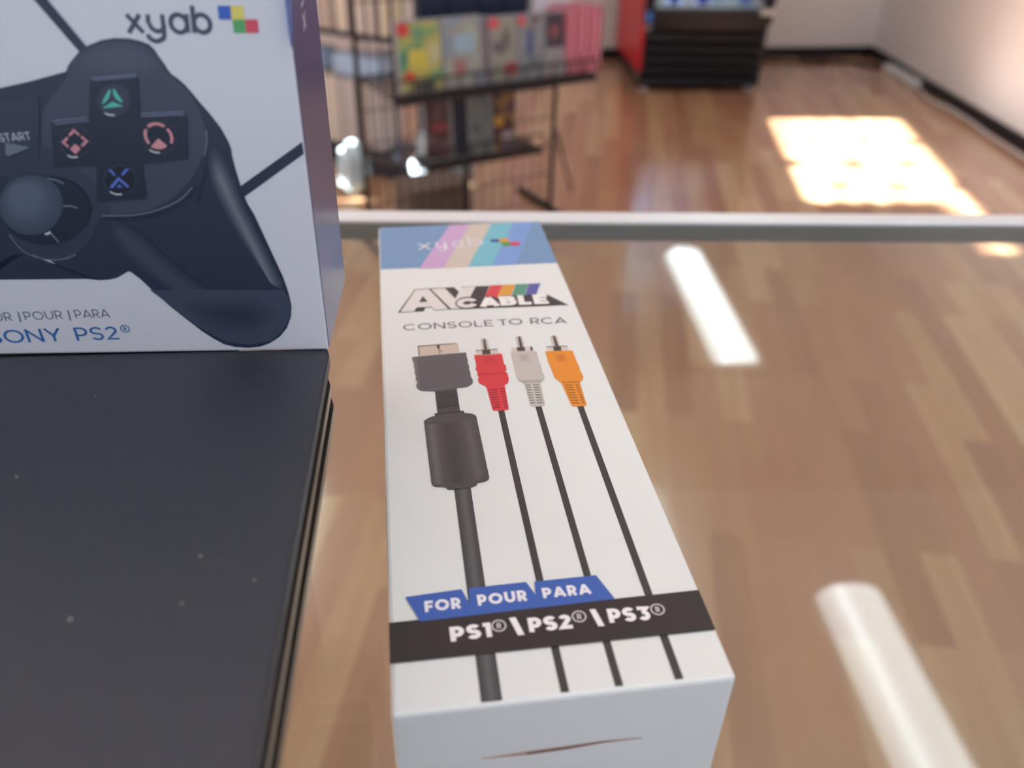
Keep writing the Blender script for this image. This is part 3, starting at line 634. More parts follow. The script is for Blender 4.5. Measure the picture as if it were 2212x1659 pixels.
A.add((54, 60, 78), smooth_loop([(-66.10,41.09),(-67.29,32.92),(-66.51,29.84),(-64.84,27.29),(-62.75,26.04),(-60.46,25.46),(-57.60,25.60),(-54.86,26.61),(-51.78,28.95),(-49.34,31.65),(-47.80,34.32),(-46.51,36.02),(-44.31,36.57),(-46.06,43.19),(-51.22,48.86),(-56.78,52.28)] , 3))
A.add((110, 116, 130), ribbon(smooth_line([(-46.52,35.98),(-43.76,35.96),(-38.88,36.16),(-33.77,37.38),(-28.84,39.55),(-25.53,42.41)]), 0.28))
A.add((100, 106, 122), ribbon(smooth_line([(-20.19,55.17),(-20.55,52.45),(-21.66,49.51)]), 0.35), ribbon(smooth_line([(-67.64,31.78),(-66.29,28.28),(-63.76,26.21),(-60.48,25.38),(-57.25,25.59),(-54.49,26.68)]), 0.35))
A.add(RC, ribbon(smooth_line([(-46.01,35.26),(-39.07,35.33),(-33.61,36.51),(-28.24,39.10),(-24.44,42.77)]), 0.9), ribbon(smooth_line([(-25.18,38.84),(-22.23,45.44),(-20.39,50.38)]), 0.7))
# grip sheen as printed in the picture
A.grade(NV, (112, 118, 126), smooth_loop([(-20.53,51.07),(-18.47,51.41),(-16.55,46.86),(-15.55,42.53),(-14.76,38.79)] + [(-12.41,31.00),(-9.92,22.94),(-8.37,17.92),(-10.66,17.52),(-14.80,24.63),(-19.02,34.15),(-21.50,43.85)], 3), smooth_loop([(-19.40,45.08),(-18.89,45.07),(-18.24,42.90),(-17.86,41.07),(-17.25,38.47)] + [(-14.67,30.23),(-12.73,23.79),(-11.85,19.64),(-12.22,19.65),(-14.67,27.85),(-17.17,36.80),(-19.17,43.48)], 3), 10)
A.grade(NV, (62, 70, 88), smooth_loop([(-45.07,34.87),(-40.27,33.13),(-34.13,25.62),(-28.18,18.99),(-23.92,13.84),(-28.49,11.29),(-35.92,16.98),(-41.99,24.08),(-45.47,28.90)], 3), smooth_loop([(-43.33,31.99),(-42.11,31.21),(-36.53,24.43),(-31.27,18.19),(-28.30,14.33),(-29.13,13.91),(-34.84,18.65),(-40.02,24.87),(-43.09,30.05)], 3), 8)
A.add((64, 72, 92), [(-40.03,17.45),(-8.85,17.07),(-7.95,13.62),(-8.37,9.68),(-11.18,5.23),(-14.23,2.77),(-19.77,1.94),(-25.02,2.95),(-29.42,6.21),(-33.85,10.72)])
A.grade((64, 72, 92), (44, 52, 72), smooth_loop([(-35.05,13.99),(-23.55,15.98),(-14.69,15.44),(-10.29,11.91),(-12.03,7.50),(-17.08,4.42),(-23.52,4.98),(-30.73,7.35)], 3), smooth_loop([(-25.87,11.26),(-23.58,11.44),(-20.57,11.40),(-18.41,10.71),(-18.52,10.05),(-19.34,9.62),(-21.63,9.52),(-24.59,9.92)], 3), 8)
# start key
A.add((50, 56, 74), [(-63.66,60.96),(-52.27,62.27),(-56.41,47.96),(-61.53,45.16),(-68.89,44.83)]).add(RC, [(-62.38,49.35),(-57.15,51.58),(-56.98,51.07),(-61.81,49.08)])
A.add((104, 116, 124), [(-61.95,52.52),(-57.20,51.41),(-62.16,49.53),(-62.71,49.87)]); A.add((176, 186, 196), word('START', 0.15, [(-62.90,52.59)][0], [(-56.36,53.07)][0], [(-59.34,54.51)][0][1] - [(-59.86,52.83)][0][1], 0.10))
# sunken cross around the keys
A.add((34, 42, 58), [(-41.53,64.95),(-31.87,65.80),(-33.17,57.87),(-23.54,58.06),(-25.12,48.89),(-34.96,47.65),(-35.80,39.96),(-46.40,39.25),(-44.63,47.27),(-53.60,47.17),(-51.50,56.40),(-43.61,57.17)])
A.add((116, 126, 152), ribbon([(-41.11,65.64),(-31.87,66.48)], .22), ribbon([(-40.65,65.24),(-32.01,66.03)], .22), ribbon([(-51.09,56.99),(-43.88,57.71)], .24), ribbon([(-50.76,56.32),(-43.79,57.09)], .22), ribbon([(-32.88,58.57),(-24.02,59.01)], .26), ribbon([(-32.94,58.00),(-24.13,58.43)], .26))
A.done('controller_picture', cb, 'printed black controller with grip, stick and leads')
def key(label, c, ex, ey, hl, shapes, col, cap=(40, 44, 58)):
    A = Art(P_front, base=0.42, rough=0.34)
    A.add((60, 66, 84), ellipse_pts(c, ex, ey)); A.add(cap, ellipse_pts(c, (c[0] + (ex[0] - c[0]) * .94, c[1] + (ex[1] - c[1]) * .94), (c[0] + (ey[0] - c[0]) * .94, c[1] + (ey[1] - c[1]) * .94)))
    A.add((206, 212, 216), ribbon(smooth_line(hl), 0.30)); A.add(col, *shapes); A.done('key_picture', cb, label)
key('printed top key with a green split triangle', *[(-37.58,61.25),(-34.26,61.34),(-36.80,64.49)], [(-40.03,58.68),(-39.31,58.32),(-38.18,58.22)],
    [[(-37.95,63.52),(-37.73,63.44),(-38.07,62.39),(-38.69,61.49),(-40.01,60.42),(-40.11,60.67),(-39.22,61.98)], [(-37.21,63.61),(-36.96,63.61),(-36.39,62.32),(-35.88,60.88),(-36.39,60.93),(-37.07,61.50),(-37.42,62.39)], [(-38.00,61.00),(-35.95,60.06),(-40.32,59.63)]], (86, 188, 172), (56, 58, 76))
key('printed left key with a pink broken square', *[(-47.51,52.66),(-44.25,52.75),(-46.64,55.90)], [(-49.95,49.75),(-49.22,49.38),(-47.95,49.40)],
    [ribbon([(-48.43,54.01),(-47.19,55.07),(-46.40,54.08)], .5), ribbon([(-48.87,53.57),(-50.09,52.54),(-49.26,51.57)], .5), ribbon([(-46.08,53.81),(-45.21,52.81),(-46.48,51.78)], .5), [(-47.73,52.26),(-46.84,51.22),(-48.21,50.00),(-49.09,51.10)]], (210, 142, 152), (30, 38, 54))
ca = [(-30.21,53.79)][0]; cax = [(-27.52,53.83)][0]; car = cax[0] - ca[0]
key('printed right key with a pink broken circle', *[(-29.96,53.53),(-26.34,53.62),(-29.24,56.95)], [(-32.73,50.98),(-31.96,50.48),(-30.73,50.31)],
    [ribbon(arc(ca[0], ca[1], car, car, 52, 130, 12), .6), ribbon(arc(ca[0], ca[1], car, car, 146, 214, 12), .6), ribbon(arc(ca[0], ca[1], car, car, -32, 38, 12), .6), [(-30.32,53.41),(-28.81,51.80),(-29.32,51.41),(-29.96,51.13),(-30.74,51.06),(-31.63,51.24),(-32.30,51.62)]], (210, 146, 150), (28, 36, 52))
key('printed bottom key with a blue split cross', *[(-40.42,44.32),(-36.88,44.44),(-39.63,47.65)], [(-43.12,41.66),(-42.14,41.10),(-40.76,41.06)],
    [[(-42.43,46.58),(-41.65,46.64),(-40.99,45.50),(-41.40,45.23)], [(-38.73,46.79),(-37.78,46.85),(-39.52,45.23),(-39.90,45.59)], ribbon([(-42.72,42.58),(-40.60,44.63),(-38.99,42.72)], .62), [(-40.72,43.41),(-40.30,42.63),(-41.53,42.54)]], (88, 112, 196), (24, 30, 42))
A = Art(P_front, base=0.45, rough=0.45)
A.add((24, 34, 52), ellipse_pts(*[(-57.90,37.17),(-48.49,37.34),(-55.62,45.18)]))
A.add((180, 192, 206), [(-59.92,31.88),(-58.38,32.56),(-58.24,31.98),(-59.51,31.49)]).add((130, 140, 156), ribbon([(-58.41,32.10),(-57.28,29.86)], .25), ribbon(smooth_line([(-53.89,38.43),(-52.48,38.43),(-51.07,37.98)]), .25), ribbon(smooth_line([(-55.54,44.75),(-53.87,44.32),(-52.49,43.57)]), .22))
A.add((60, 72, 90), ellipse_pts(*[(-60.67,38.62),(-53.92,38.70),(-58.62,45.60)])); A.grade((60, 72, 90), (84, 97, 114), ellipse_pts(*[(-60.78,38.73),(-54.09,38.81),(-58.83,45.35)]), ellipse_pts(*[(-61.57,40.48),(-58.55,40.51),(-60.67,43.49)]), 9)
A.done('stick_picture', cb, 'printed grey thumb stick in its dark well')
A = Art(P_front, rough=0.4)
TX = (66, 76, 96)
A.add(TX, ribbon([(-31.42,77.66),(-28.83,74.29)], 0.88), ribbon([(-28.90,77.68),(-31.70,74.24)], 0.88))
ayc = [(-25.94,76.02)][0]; rr = [(-24.31,76.04)][0][0] - ayc[0] - .2
A.add(TX, ribbon([(-27.31,77.70),(-27.56,76.01)] + [], 0.88), ribbon(arc(ayc[0], [(-25.91,76.17)][0][1], rr, rr * 1.1, 185, 350, 14), 0.88), ribbon([(-24.57,77.73),(-24.89,73.88)] + [], 0.88), ribbon(smooth_line([(-24.87,73.94),(-25.26,73.28),(-26.06,72.86),(-26.86,72.76),(-27.56,73.05),(-27.98,73.56),(-28.12,74.03)]), 0.9))
ar = [(-21.67,76.06)][0]; r2 = ([(-19.70,76.08)][0][0] - ar[0]) - .42
A.add(TX, ribbon(arc(ar[0], ar[1], r2, r2 * 1.06, 0, 350, 30), 0.88, True), ribbon([(-19.91,77.83),(-20.21,74.39)], 0.88))
br0 = [(-17.17,76.10)][0]
A.add(TX, ribbon(arc(br0[0], br0[1], r2, r2 * 1.06, 0, 350, 30), 0.88, True), ribbon([(-18.52,79.37),(-18.98,74.37)], 0.88))
A.add((58, 98, 190), [(-13.64,79.39),(-11.12,79.42),(-11.29,76.92),(-13.76,76.90)]).add((226, 212, 100), [(-11.12,79.42),(-8.67,79.47),(-8.76,76.94),(-11.29,76.92)]).add((86, 170, 100), [(-11.18,76.89),(-8.70,76.95),(-8.84,74.46),(-11.18,74.41)]).add((216, 76, 96), [(-8.70,76.95),(-6.27,77.00),(-6.33,74.51),(-8.84,74.46)])
A.done('brand_logo', cb, 'grey wordmark with four coloured squares')
A = Art(P_front, rough=0.4)
h1 = [(-55.48,11.90)][0][1] - [(-56.07,9.60)][0][1]; G2 = (98, 104, 118)
A.add(G2, word('POUR', 0.11, [(-70.74,9.61)][0], [(-61.85,9.82)][0], h1, 0.16), word('PARA', 0.11, [(-58.95,9.91)][0], [(-50.87,10.09)][0], h1, 0.10), word('FOR', 0.11, [(-79.84,9.40)][0], [(-73.63,9.52)][0], h1, 0.14))
A.add(G2, ribbon([(-71.76,11.92),(-71.96,9.10)], .3), ribbon([(-60.25,12.18),(-60.35,9.36)], .3))
h2 = [(-55.10,7.60)][0][1] - [(-56.03,3.95)][0][1]; BLU = (40, 104, 172)
A.add(BLU, word('SONY', 0.125, [(-80.82,3.25)][0], [(-63.54,3.67)][0], h2, 0.14), word('PS2', 0.125, [(-60.29,3.75)][0], [(-50.17,3.98)][0], h2, 0.14)); A.add(BLU, registered([(-48.27,6.92)][0], 1.0, 0.2))
A.done('compatibility_lettering', cb, 'grey and blue lettering along the lower edge')
A = Art(P_side, base=0.05, rough=0.2)
A.add((70, 130, 205), [(0.3, BH * 1000 - 1), (3.2, BH * 1000 - 1)] + [(4.30,78.30),(1.32,74.67),(-1.28,72.49),(-2.65,71.81)])
A.done('blue_tab', cb, 'bright blue strip wrapped round the edge')
A = Art(P_side, base=0.06, rough=0.2)
sv = [q[1] for q in [(12.23,71.42),(16.24,76.25)]]
uo = 14.0; hh = 6.0
def vert(ps): return [[(uo + hh - y, x) for x, y in poly] for poly in ps]
zz = sv[0]; Bt = Art(lambda u, v, l: P_side(uo + 5.0 - v, zz + u, l), base=0.06, rough=0.2)
for i, ch in enumerate('xyab'): tone(Bt, (206, 210, 222), i * 5.2, i * 5.2 + 4.4, 0.0, 4.4, ch, 0.9)
Bt.done('side_logo', cb, 'pale wordmark running up the side')

# ------------------------------------------------------------------ drinks cooler by the back wall
M_blk = mat('black_enamel', (16, 18, 26), 0.28, spec=0.3)
M_red = mat('red_enamel', (206, 34, 50), 0.35)
M_grey = mat('grey_plastic', (170, 172, 176), 0.4)
FR = math.radians(5.4)
fr = thing('drinks_cooler', 'black drinks cooler with red side and louvred base by the back wall', 'fridge', Vector((0.954, 4.535, 0)) + rot((0, 0.33, 0), FR), FR)
W2 = 0.335
sh = bmesh.new()
box(sh, -W2 + 0.02, W2, -0.26, 0.33, 0.375, 0.404); box(sh, -W2 + 0.02, W2, -0.26, 0.33, 1.70, 1.85); box(sh, -W2 + 0.02, W2, 0.30, 0.33, 0.43, 1.70); box(sh, W2 - 0.02, W2, -0.26, 0.30, 0.43, 1.70)
link_mesh('cabinet', sh, M_blk, fr)
link_mesh('side_panel', bx(-W2, -W2 + 0.02, -0.30, 0.33, 0.10, 1.85, 0.003), M_red, fr, ).__setitem__('label', 'red side panel')
link_mesh('base', bx(-W2 + 0.02, W2, -0.29, 0.33, 0.02, 0.374, 0.003), M_blk, fr)
for k in range(5):
    b_ = bmesh.new(); z = 0.055 + 0.053 * k
    vv = [(-0.332, z), (-0.300, z + 0.036), (-0.292, z + 0.036), (-0.292, z)]
    for x in (-W2 + 0.03, W2 - 0.02): pass
    A0 = [b_.verts.new((-W2 + 0.03, y, zz_)) for y, zz_ in vv]; B0 = [b_.verts.new((W2 - 0.02, y, zz_)) for y, zz_ in vv]
    b_.faces.new(A0); b_.faces.new(list(reversed(B0)))
    for i in range(4): b_.faces.new((A0[i], A0[(i + 1) % 4], B0[(i + 1) % 4], B0[i]))
    link_mesh('louvre', b_, M_blk, fr)
dr = bmesh.new()
box(dr, -W2 + 0.005, W2, -0.33, -0.295, 0.335, 0.400); box(dr, -W2 + 0.005, W2, -0.33, -0.295, 1.76, 1.84); box(dr, -W2 + 0.005, -W2 + 0.05, -0.33, -0.295, 0.40, 1.76); box(dr, W2 - 0.05, W2, -0.33, -0.295, 0.40, 1.76)
door = link_mesh('door', dr, M_blk, fr)
link_mesh('door_glass', bx(-W2 + 0.05, W2 - 0.05, -0.318, -0.308, 0.40, 1.76), M_glass, door)
link_mesh('hinge', bx(W2 - 0.075, W2 + 0.012, -0.345, -0.33, 0.385, 0.415, 0.004), M_grey, door)
link_mesh('inner_light', bx(-W2 + 0.04, -W2 + 0.06, 0.10, 0.14, 0.5, 1.65), mat('cooler_light_tube', (230, 245, 255), 0.3, emit=(190, 225, 255), emit_str=40.0), fr)
link_mesh('liner', bx(-W2 + 0.021, W2 - 0.021, 0.285, 0.299, 0.44, 1.69), mat('white_liner', (214, 232, 240), 0.4), fr)
for z in (0.405, 0.85, 1.25): link_mesh('shelf', bx(-W2 + 0.03, W2 - 0.03, -0.27, 0.28, z, z + 0.008), mat('white_wire_shelf', (214, 230, 240), 0.4), fr)
link_mesh('sticker', bx(-W2 + 0.008, -W2 + 0.04, -0.3315, -0.3301, 0.35, 0.395), mat('blue_sticker', (40, 120, 210), 0.4), door).__setitem__('label', 'small blue sticker')
def disc(r, y0, y1, x, z, n=20):
    bm = bmesh.new(); A0 = [bm.verts.new((x + r * math.cos(2 * math.pi * k / n), y0, z + r * math.sin(2 * math.pi * k / n))) for k in range(n)]; B0 = [bm.verts.new((v.co.x, y1, v.co.z)) for v in A0]
    bm.faces.new(A0); bm.faces.new(list(reversed(B0)))
    for k in range(n): bm.faces.new((A0[k], A0[(k + 1) % n], B0[(k + 1) % n], B0[k]))
    return bm
link_mesh('round_badge', disc(0.016, -0.295, -0.2905, -W2 + 0.035, 0.318), M_grey, fr)
for s in (-1, 1):
    for y in (-0.26, 0.28): link_mesh('foot', bx(s * (W2 - 0.05) - 0.02, s * (W2 - 0.05) + 0.02, y - 0.02, y + 0.02, 0.0, 0.02), M_grey, fr)
bot_cols = [(200, 230, 240), (90, 130, 220), (220, 235, 245), (60, 90, 210), (180, 220, 235), (210, 235, 240), (120, 160, 230)]
def bottle(col):
    bm = bmesh.new(); prof = [(0.0, 0), (0.028, 0), (0.031, 0.01), (0.031, 0.13), (0.026, 0.16), (0.012, 0.195), (0.012, 0.205), (0.0, 0.205)]; n = 14; rings = []
    for r_, z in prof: rings.append([bm.verts.new((r_ * math.cos(2 * math.pi * k / n), r_ * math.sin(2 * math.pi * k / n), z)) for k in range(n)] if r_ else [bm.verts.new((0, 0, z))])
    for P, Q in zip(rings, rings[1:]):
        for k in range(n):
            vs_ = [P[k % len(P)], P[(k + 1) % len(P)], Q[(k + 1) % len(Q)], Q[k % len(Q)]]
            vs_ = list(dict.fromkeys(vs_)); bm.faces.new(vs_)
    return bm
for k, c in enumerate(bot_cols):
    q = fr.location + rot((-0.23 + 0.075 * k, -0.20, 0.4135), FR)
    o = link_mesh('drink_bottle', bottle(c), mat('bottle_plastic', c, 0.15), None, smooth=True, loc=q)
    tag(o, 'pale blue drink bottle in the row on the bottom shelf of the cooler', 'bottle', 'bottles in the cooler')

# ------------------------------------------------------------------ cords and power strip
M_wht = mat('white_plastic', (232, 232, 232), 0.4)
ps = thing('power_strip', 'white power strip on the floor against the right wall', 'power strip', (2.19, 4.95, 0), math.radians(3))
link_mesh('body', bx(-0.03, 0.03, -0.20, 0.20, 0.0, 0.04, 0.008), M_wht, ps)
for k in range(5): link_mesh('socket', bx(-0.015, 0.015, -0.17 + 0.07 * k, -0.13 + 0.07 * k, 0.0395, 0.0412), M_grey, ps)
pm = Matrix.Translation((2.19, 4.95, 0)) @ Matrix.Rotation(math.radians(3), 4, 'Z'); pmi = pm.inverted()
link_mesh('cord', tube(bmesh.new(), [pmi @ Vector(q) for q in ((2.195, 4.75, 0.016), (2.16, 4.5, 0.006), (2.21, 4.32, 0.006), (2.22, 4.1, 0.006), (2.20, 3.9, 0.006), (2.21, 3.62, 0.006), (2.23, 3.2, 0.006), (2.26, 2.6, 0.006))], 0.006), M_wht, ps, True)
loop = [(1.45, 5.30, 0.005)] + [(1.76 + 0.14 * math.cos(math.radians(200 + 14 * k)), 5.30 + 0.07 * math.sin(math.radians(200 + 14 * k)), 0.006) for k in range(20)] + [(2.0, 5.30, 0.006), (2.12, 5.20, 0.01), (2.165, 5.14, 0.02)]
tag(link_mesh('appliance_cord', tube(bmesh.new(), loop, 0.006), M_blk, None, True), 'dark looped cord on the floor by the back wall', 'cord')

# ------------------------------------------------------------------ wire rack with game cases
M_wire = mat('black_wire', (24, 25, 30), 0.4)
RK = math.atan2(0.507, 0.862)
rack = thing('wire_rack', 'black wire grid rack holding game cases beyond the counter', 'display rack', (-0.475, 2.5, 0), RK)
RW = 0.69
for s in (0.0, 0.358, RW): link_mesh('post', tube(bmesh.new(), [(s, 0, 0), (s, 0, 1.45)], 0.009), M_wire, rack)
g = bmesh.new()
for k in range(1, 18): tube(g, [(RW * k / 18, 0.008, 0.03), (RW * k / 18, 0.008, 1.45)], 0.0022, 6)
for k in range(15): tube(g, [(0, 0, 0.04 + 0.1 * k), (RW, 0, 0.04 + 0.1 * k)], 0.0024, 6)
link_mesh('wire_grid', g, M_wire, rack)
def basket(z, y0, x0, x1, hgt):
    bm = bmesh.new()
    for k in range(7): tube(bm, [(x0, y0 * k / 6, z), (x1, y0 * k / 6, z)], 0.003, 6)
    n = int((x1 - x0) / 0.05)
    for k in range(n + 1): x = x0 + (x1 - x0) * k / n; tube(bm, [(x, 0, z), (x, y0, z), (x, y0, z + hgt)], 0.0025, 6)
    tube(bm, [(x0, y0, z + hgt), (x1, y0, z + hgt)], 0.004, 6)
    box(bm, x0, x1, y0 - 0.004, y0, z - 0.012, z + 0.012)
    return link_mesh('basket_shelf', bm, M_wire, rack)
basket(0.535, -0.27, 0.0, 0.66, 0.05); basket(0.275, -0.11, 0.16, 0.58, 0.05)
for s in (0.0, RW):
    link_mesh('foot', tube(bmesh.new(), [(s, -0.22, 0.012), (s, 0.22, 0.012)], 0.011), M_wire, rack)
    link_mesh('brace', tube(bmesh.new(), [(s, 0.0, 0.32), (s + (0.16 if s else 0), 0.10 if s else 0.0, 0.012)], 0.005), M_wire, rack) if s else None
def on_rack(x, y, z): return Vector((-0.475, 2.5, 0)) + rot((x, y, z), RK)
def art_mat(name, cols, scale, seed):
    """printed cover art: soft blobs of ink"""
    m = mat(name, cols[0], 0.25); nt = m.node_tree; b = nt.nodes['Principled BSDF']
    tc = nt.nodes.new('ShaderNodeTexCoord'); mp = nt.nodes.new('ShaderNodeMapping'); mp.inputs['Location'].default_value = (seed * 3.1, seed * 1.7, seed)
    n = nt.nodes.new('ShaderNodeTexNoise'); n.inputs['Scale'].default_value = scale; n.inputs['Detail'].default_value = 1.5
    rp = nt.nodes.new('ShaderNodeValToRGB'); rp.color_ramp.interpolation = 'EASE'; el = rp.color_ramp.elements
    el[0].position = 0.30; el[0].color = rgb(*cols[0]); el[1].position = 0.70; el[1].color = rgb(*cols[-1])
    for i, c in enumerate(cols[1:-1]): e = el.new(0.30 + 0.40 * (i + 1) / (len(cols) - 1)); e.color = rgb(*c)
    nt.links.new(tc.outputs['Object'], mp.inputs[0]); nt.links.new(mp.outputs[0], n.inputs['Vector']); nt.links.new(n.outputs[0], rp.inputs[0]); nt.links.new(rp.outputs[0], b.inputs['Base Color'])
    return m
M_case = mat('clear_grey_plastic', (150, 156, 164), 0.2)
def game_case(x, y, z, wd, hg, cols, seed, label, group, tilt=0.12, spot=None, thick=0.014, case_m=None):
    t = thing('game_case', label, 'game case', on_rack(x, y, z), RK, group); t.rotation_euler = (-tilt, 0, RK)
    link_mesh('case', bx(0, wd, 0, thick, 0, hg, 0.002), case_m or M_case, t)
    bm = bmesh.new(); box(bm, 0.006, wd - 0.004, -0.0008, 0.0001, 0.005, hg - 0.005)
    cv = link_mesh('cover', bm, art_mat('cover_print', cols, 14, seed), t)
    if spot:
        for (x0, x1, z0, z1, c) in spot:
            link_mesh('cover_panel', bx(wd * x0, wd * x1, -0.0016, -0.0009, hg * z0, hg * z1, 0.0), mat('cover_ink', c, 0.3), cv)
    return t
GZ = 0.543
G1 = 'game cases facing out of the upper basket'
game_case(0.030, -0.245, GZ, 0.135, 0.185, [(70, 130, 120), (120, 160, 110), (178, 172, 100), (186, 186, 146)], 1, 'green and yellow game case at the left end of the rack basket', G1, spot=[(0.05, 0.30, 0.80, 0.97, (206, 60, 66)), (0.25, 0.65, 0.32, 0.60, (200, 188, 84)), (0.12, 0.35, 0.16, 0.30, (208, 70, 52)), (0.3, 0.8, 0.03, 0.15, (70, 70, 74))])
game_case(0.168, -0.245, GZ, 0.120, 0.185, [(120, 150, 178), (150, 150, 150), (160, 170, 160), (180, 170, 130)], 2, 'pale blue grey game case next to the green and yellow one', G1, spot=[(0.3, 0.8, 0.5, 0.75, (150, 180, 200)), (0.25, 0.55, 0.2, 0.4, (160, 110, 110))])
game_case(0.292, -0.245, GZ, 0.016, 0.180, [(110, 50, 66), (90, 40, 56)], 3, 'narrow dark red game case turned edge out between two covers', G1)
game_case(0.312, -0.245, GZ, 0.092, 0.178, [(120, 140, 130), (150, 150, 140), (90, 90, 96)], 4, 'grey green game case with red top corner in the basket middle', G1, spot=[(0.0, 0.35, 0.82, 0.97, (206, 80, 96)), (0.5, 0.95, 0.1, 0.3, (160, 70, 80))])
game_case(0.408, -0.245, GZ, 0.082, 0.178, [(96, 110, 120), (140, 146, 150), (110, 90, 100)], 5, 'blue grey game case with red mark left of the dark case', G1, spot=[(0.0, 0.3, 0.82, 0.97, (200, 80, 90)), (0.3, 0.6, 0.4, 0.75, (80, 90, 140))])
game_case(0.493, -0.245, GZ, 0.072, 0.178, [(52, 50, 66), (70, 56, 70), (60, 60, 70)], 6, 'dark game case with pale lower half beside the pink cases', G1, spot=[(0.0, 1.0, 0.02, 0.45, (150, 146, 150)), (0.3, 0.7, 0.6, 0.8, (130, 70, 80))])
M_pink = [mat('pink_case_plastic', c, 0.3) for c in ((198, 104, 124), (212, 130, 148), (176, 78, 100), (222, 150, 164))]
xk = 0.568
for k in range(11):
    o = thing('slim_case', 'slim pink game case filed spine out at the right end of the rack basket', 'game case', on_rack(xk, -0.245, GZ), RK, 'pink cases filed on the rack'); o.rotation_euler = (-0.05, 0, RK)
    link_mesh('case', bx(0, 0.0105, 0, 0.12, 0, 0.175 + 0.004 * (k % 3), 0.001), M_pink[(k * 3) % 4], o)
    link_mesh('spine_print', bx(0.002, 0.0085, -0.0006, 0.0001, 0.02, 0.06), M_pink[(k * 3 + 1) % 4], o); xk += 0.0113
# cases behind the front row
for k in range(4):
    o = link_mesh('boxed_game', bx(0, 0.085, 0, 0.03, 0, 0.36, 0.001), mat('navy_card', (26, 40, 66), 0.4), None, loc=on_rack(0.16 + 0.09 * k, -0.10, 0.54), rotz=RK)
    tag(o, 'dark navy boxed game standing behind the front row of cases', 'game case', 'navy boxes at the back of the basket')
o = link_mesh('silver_box', bx(0, 0.13, 0, 0.05, 0, 0.36, 0.002), mat('silver_card', (222, 226, 236), 0.25), None, loc=on_rack(0.53, -0.11, 0.54), rotz=RK)
tag(o, 'pale silver box behind the pink cases on the rack', 'box')
# lower basket
G2_ = 'cases in the lower basket'
low = [(0.17, 0.09, [(120, 100, 104), (90, 60, 66), (70, 62, 74)], 'maroon game case at the left of the lower rack basket'),
       (0.262, 0.06, [(30, 38, 60), (26, 32, 52)], 'nearly black filler for the shaded gap in the middle of the lower rack basket'),  # near-black filler, the shade of a gap between cases put into its colour
       (0.325, 0.075, [(100, 108, 110), (120, 130, 130), (80, 96, 100)], 'grey teal game case right of the black filler in the lower basket'),
       (0.402, 0.095, [(90, 60, 66), (70, 46, 56), (150, 120, 70), (90, 60, 90)], 'plum game case with yellow patch at the right of the lower basket')]
for i, (x, wd, cols, lab) in enumerate(low):
    game_case(x, -0.09, 0.285, wd, 0.185, cols, 10 + i, lab, G2_, tilt=0.1, spot=[(0.15, 0.45, 0.42, 0.58, (206, 160, 60)), (0.4, 0.85, 0.12, 0.32, (170, 160, 168))] if i == 3 else ([(0.3, 0.9, 0.5, 0.6, (150, 70, 76))] if i == 0 else None))

# ------------------------------------------------------------------ shelf of books at the left
BK_A = math.atan2(-0.48, 0.87)                       # local +x runs right and towards the counter
sh_o = Vector((-0.50, 3.11, 0))
shelf = thing('book_shelf', 'dark metal book shelf angled left of the wire rack', 'shelf', sh_o, BK_A)
M_dark = mat('dark_shelf_metal', (52, 58, 72), 0.35)
for z in (0.508, 0.09): link_mesh('shelf_board', bx(-0.75, 0.05, 0.0, 0.16, z, z + 0.018), M_dark, shelf)
link_mesh('base_bar', bx(-0.75, 0.05, 0.02, 0.16, 0.0, 0.04), M_dark, shelf)
for x in (-0.765, 0.052):
    for y in (0.004, 0.156): link_mesh('post', tube(bmesh.new(), [(x, y, 0), (x, y, 0.84)], 0.006), M_dark, shelf)
def on_shelf(x, y, z): return sh_o + rot((x, y, z), BK_A)
cream = [mat('book_paper', c, 0.5) for c in ((244, 238, 226), (228, 218, 204), (238, 230, 228), (214, 206, 204), (246, 238, 216), (190, 176, 166), (236, 238, 244), (140, 130, 130))]
for (z, hgt, n, lab, grp) in ((0.527, 0.24, 44, 'pale cream book in the packed row on the upper board of the left shelf', 'books on the upper board'),
                              (0.109, 0.255, 44, 'pale cream book in the packed row on the lower board of the left shelf', 'books on the lower board')):
    x = -0.74
    for k in range(n):
        w_ = random.choice((0.013, 0.016, 0.019))
        if x + w_ > 0.045: break
        o = link_mesh('book', bx(0, w_, 0, 0.13, 0, hgt - random.choice((0, 0.004, 0.012)), 0.001), random.choice(cream), None, loc=on_shelf(x, 0.008, z), rotz=BK_A)
        tag(o, lab, 'book', grp); x += w_ + 0.001
M_sheen = mat('sky_sheen_film', (178, 206, 240), 0.12)  # pale blue colour stands in for sky reflected on plastic over the books
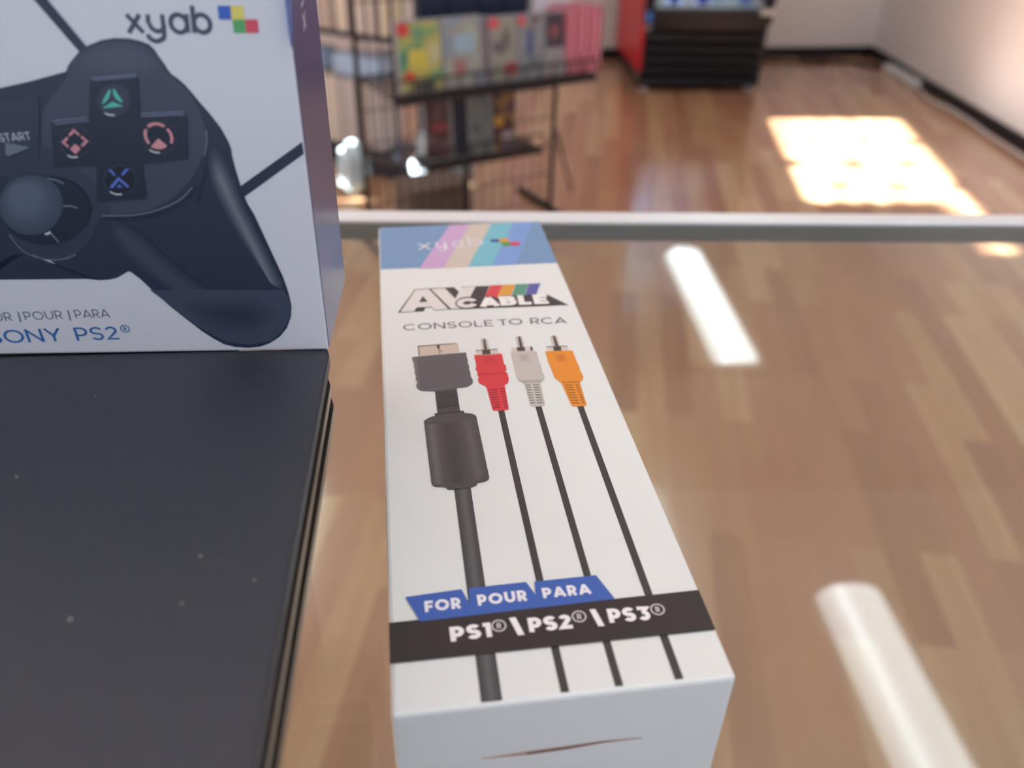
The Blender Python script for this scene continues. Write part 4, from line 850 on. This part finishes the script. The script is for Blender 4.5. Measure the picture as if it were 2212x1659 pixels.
def crumple(name, c, rx, ry, rz, m, seed, amp=0.18):
    bm = bmesh.new(); bmesh.ops.create_icosphere(bm, subdivisions=4, radius=1.0); rnd = random.Random(seed)
    ks = [(Vector((rnd.uniform(-1, 1), rnd.uniform(-1, 1), rnd.uniform(-1, 1))).normalized(), rnd.uniform(2, 7), rnd.uniform(0, 6)) for _ in range(9)]
    for v in bm.verts:
        d = v.co.normalized(); s = 1 + amp * sum(math.sin(kf * 2 * d.dot(kd) + kp) for kd, kf, kp in ks) / 3
        v.co = Vector((d.x * rx * s, d.y * ry * s, d.z * rz * s))
    zm = min(v.co.z for v in bm.verts)
    for v in bm.verts: v.co.z -= zm
    return link_mesh(name, bm, m, None, True, loc=c)
for k, (x, w_, lab) in enumerate(((-0.50, 0.20, 'added plastic sleeve coloured like sky sheen across the books, far end'), (-0.24, 0.22, 'added plastic sleeve coloured like sky sheen across the books, near end'))):
    bm = bmesh.new(); box(bm, 0, w_, 0, 0.13, 0, 0.08, 0.02, seg=3)
    o = link_mesh('plastic_sleeve', bm, M_sheen, None, True, loc=on_shelf(x, 0.0, 0.3655), rotz=BK_A); tag(o, lab, 'plastic sleeve')
M_film = mat('clear_shiny_film', (206, 232, 244), 0.15)
tag(crumple('plastic_bag', (-0.27, 2.99, 0.03), 0.11, 0.08, 0.11, M_film, 3), 'crumpled pale plastic bag shining in the sun behind the rack', 'bag')
tag(crumple('plastic_wrap', (-0.60, 2.93, 0), 0.055, 0.05, 0.09, M_film, 5), 'crumpled clear wrap in the sun under the book shelf, nearer the rack', 'wrap')
tag(crumple('plastic_wrap', (-0.80, 2.95, 0.0), 0.06, 0.05, 0.10, M_film, 8), 'crumpled clear wrap in the sun under the book shelf, nearer the carton', 'wrap')
o = link_mesh('cardboard_box', bx(-0.11, 0.11, -0.08, 0.08, 0, 0.13, 0.002), add_noise(mat('taupe_card', (120, 104, 96), 0.7), 30, 0.15), None, loc=(-0.30, 2.78, 0), rotz=0.5)
tag(o, 'low taupe cardboard box on the floor behind the rack', 'box')
o = link_mesh('floor_board', bx(-0.19, 0.19, -0.03, 0.03, 0, 0.03, 0.002), M_dark, None, loc=(-0.315, 3.03, 0), rotz=math.radians(-58))
tag(o, 'dark board lying on the floor behind the wire rack', 'board')
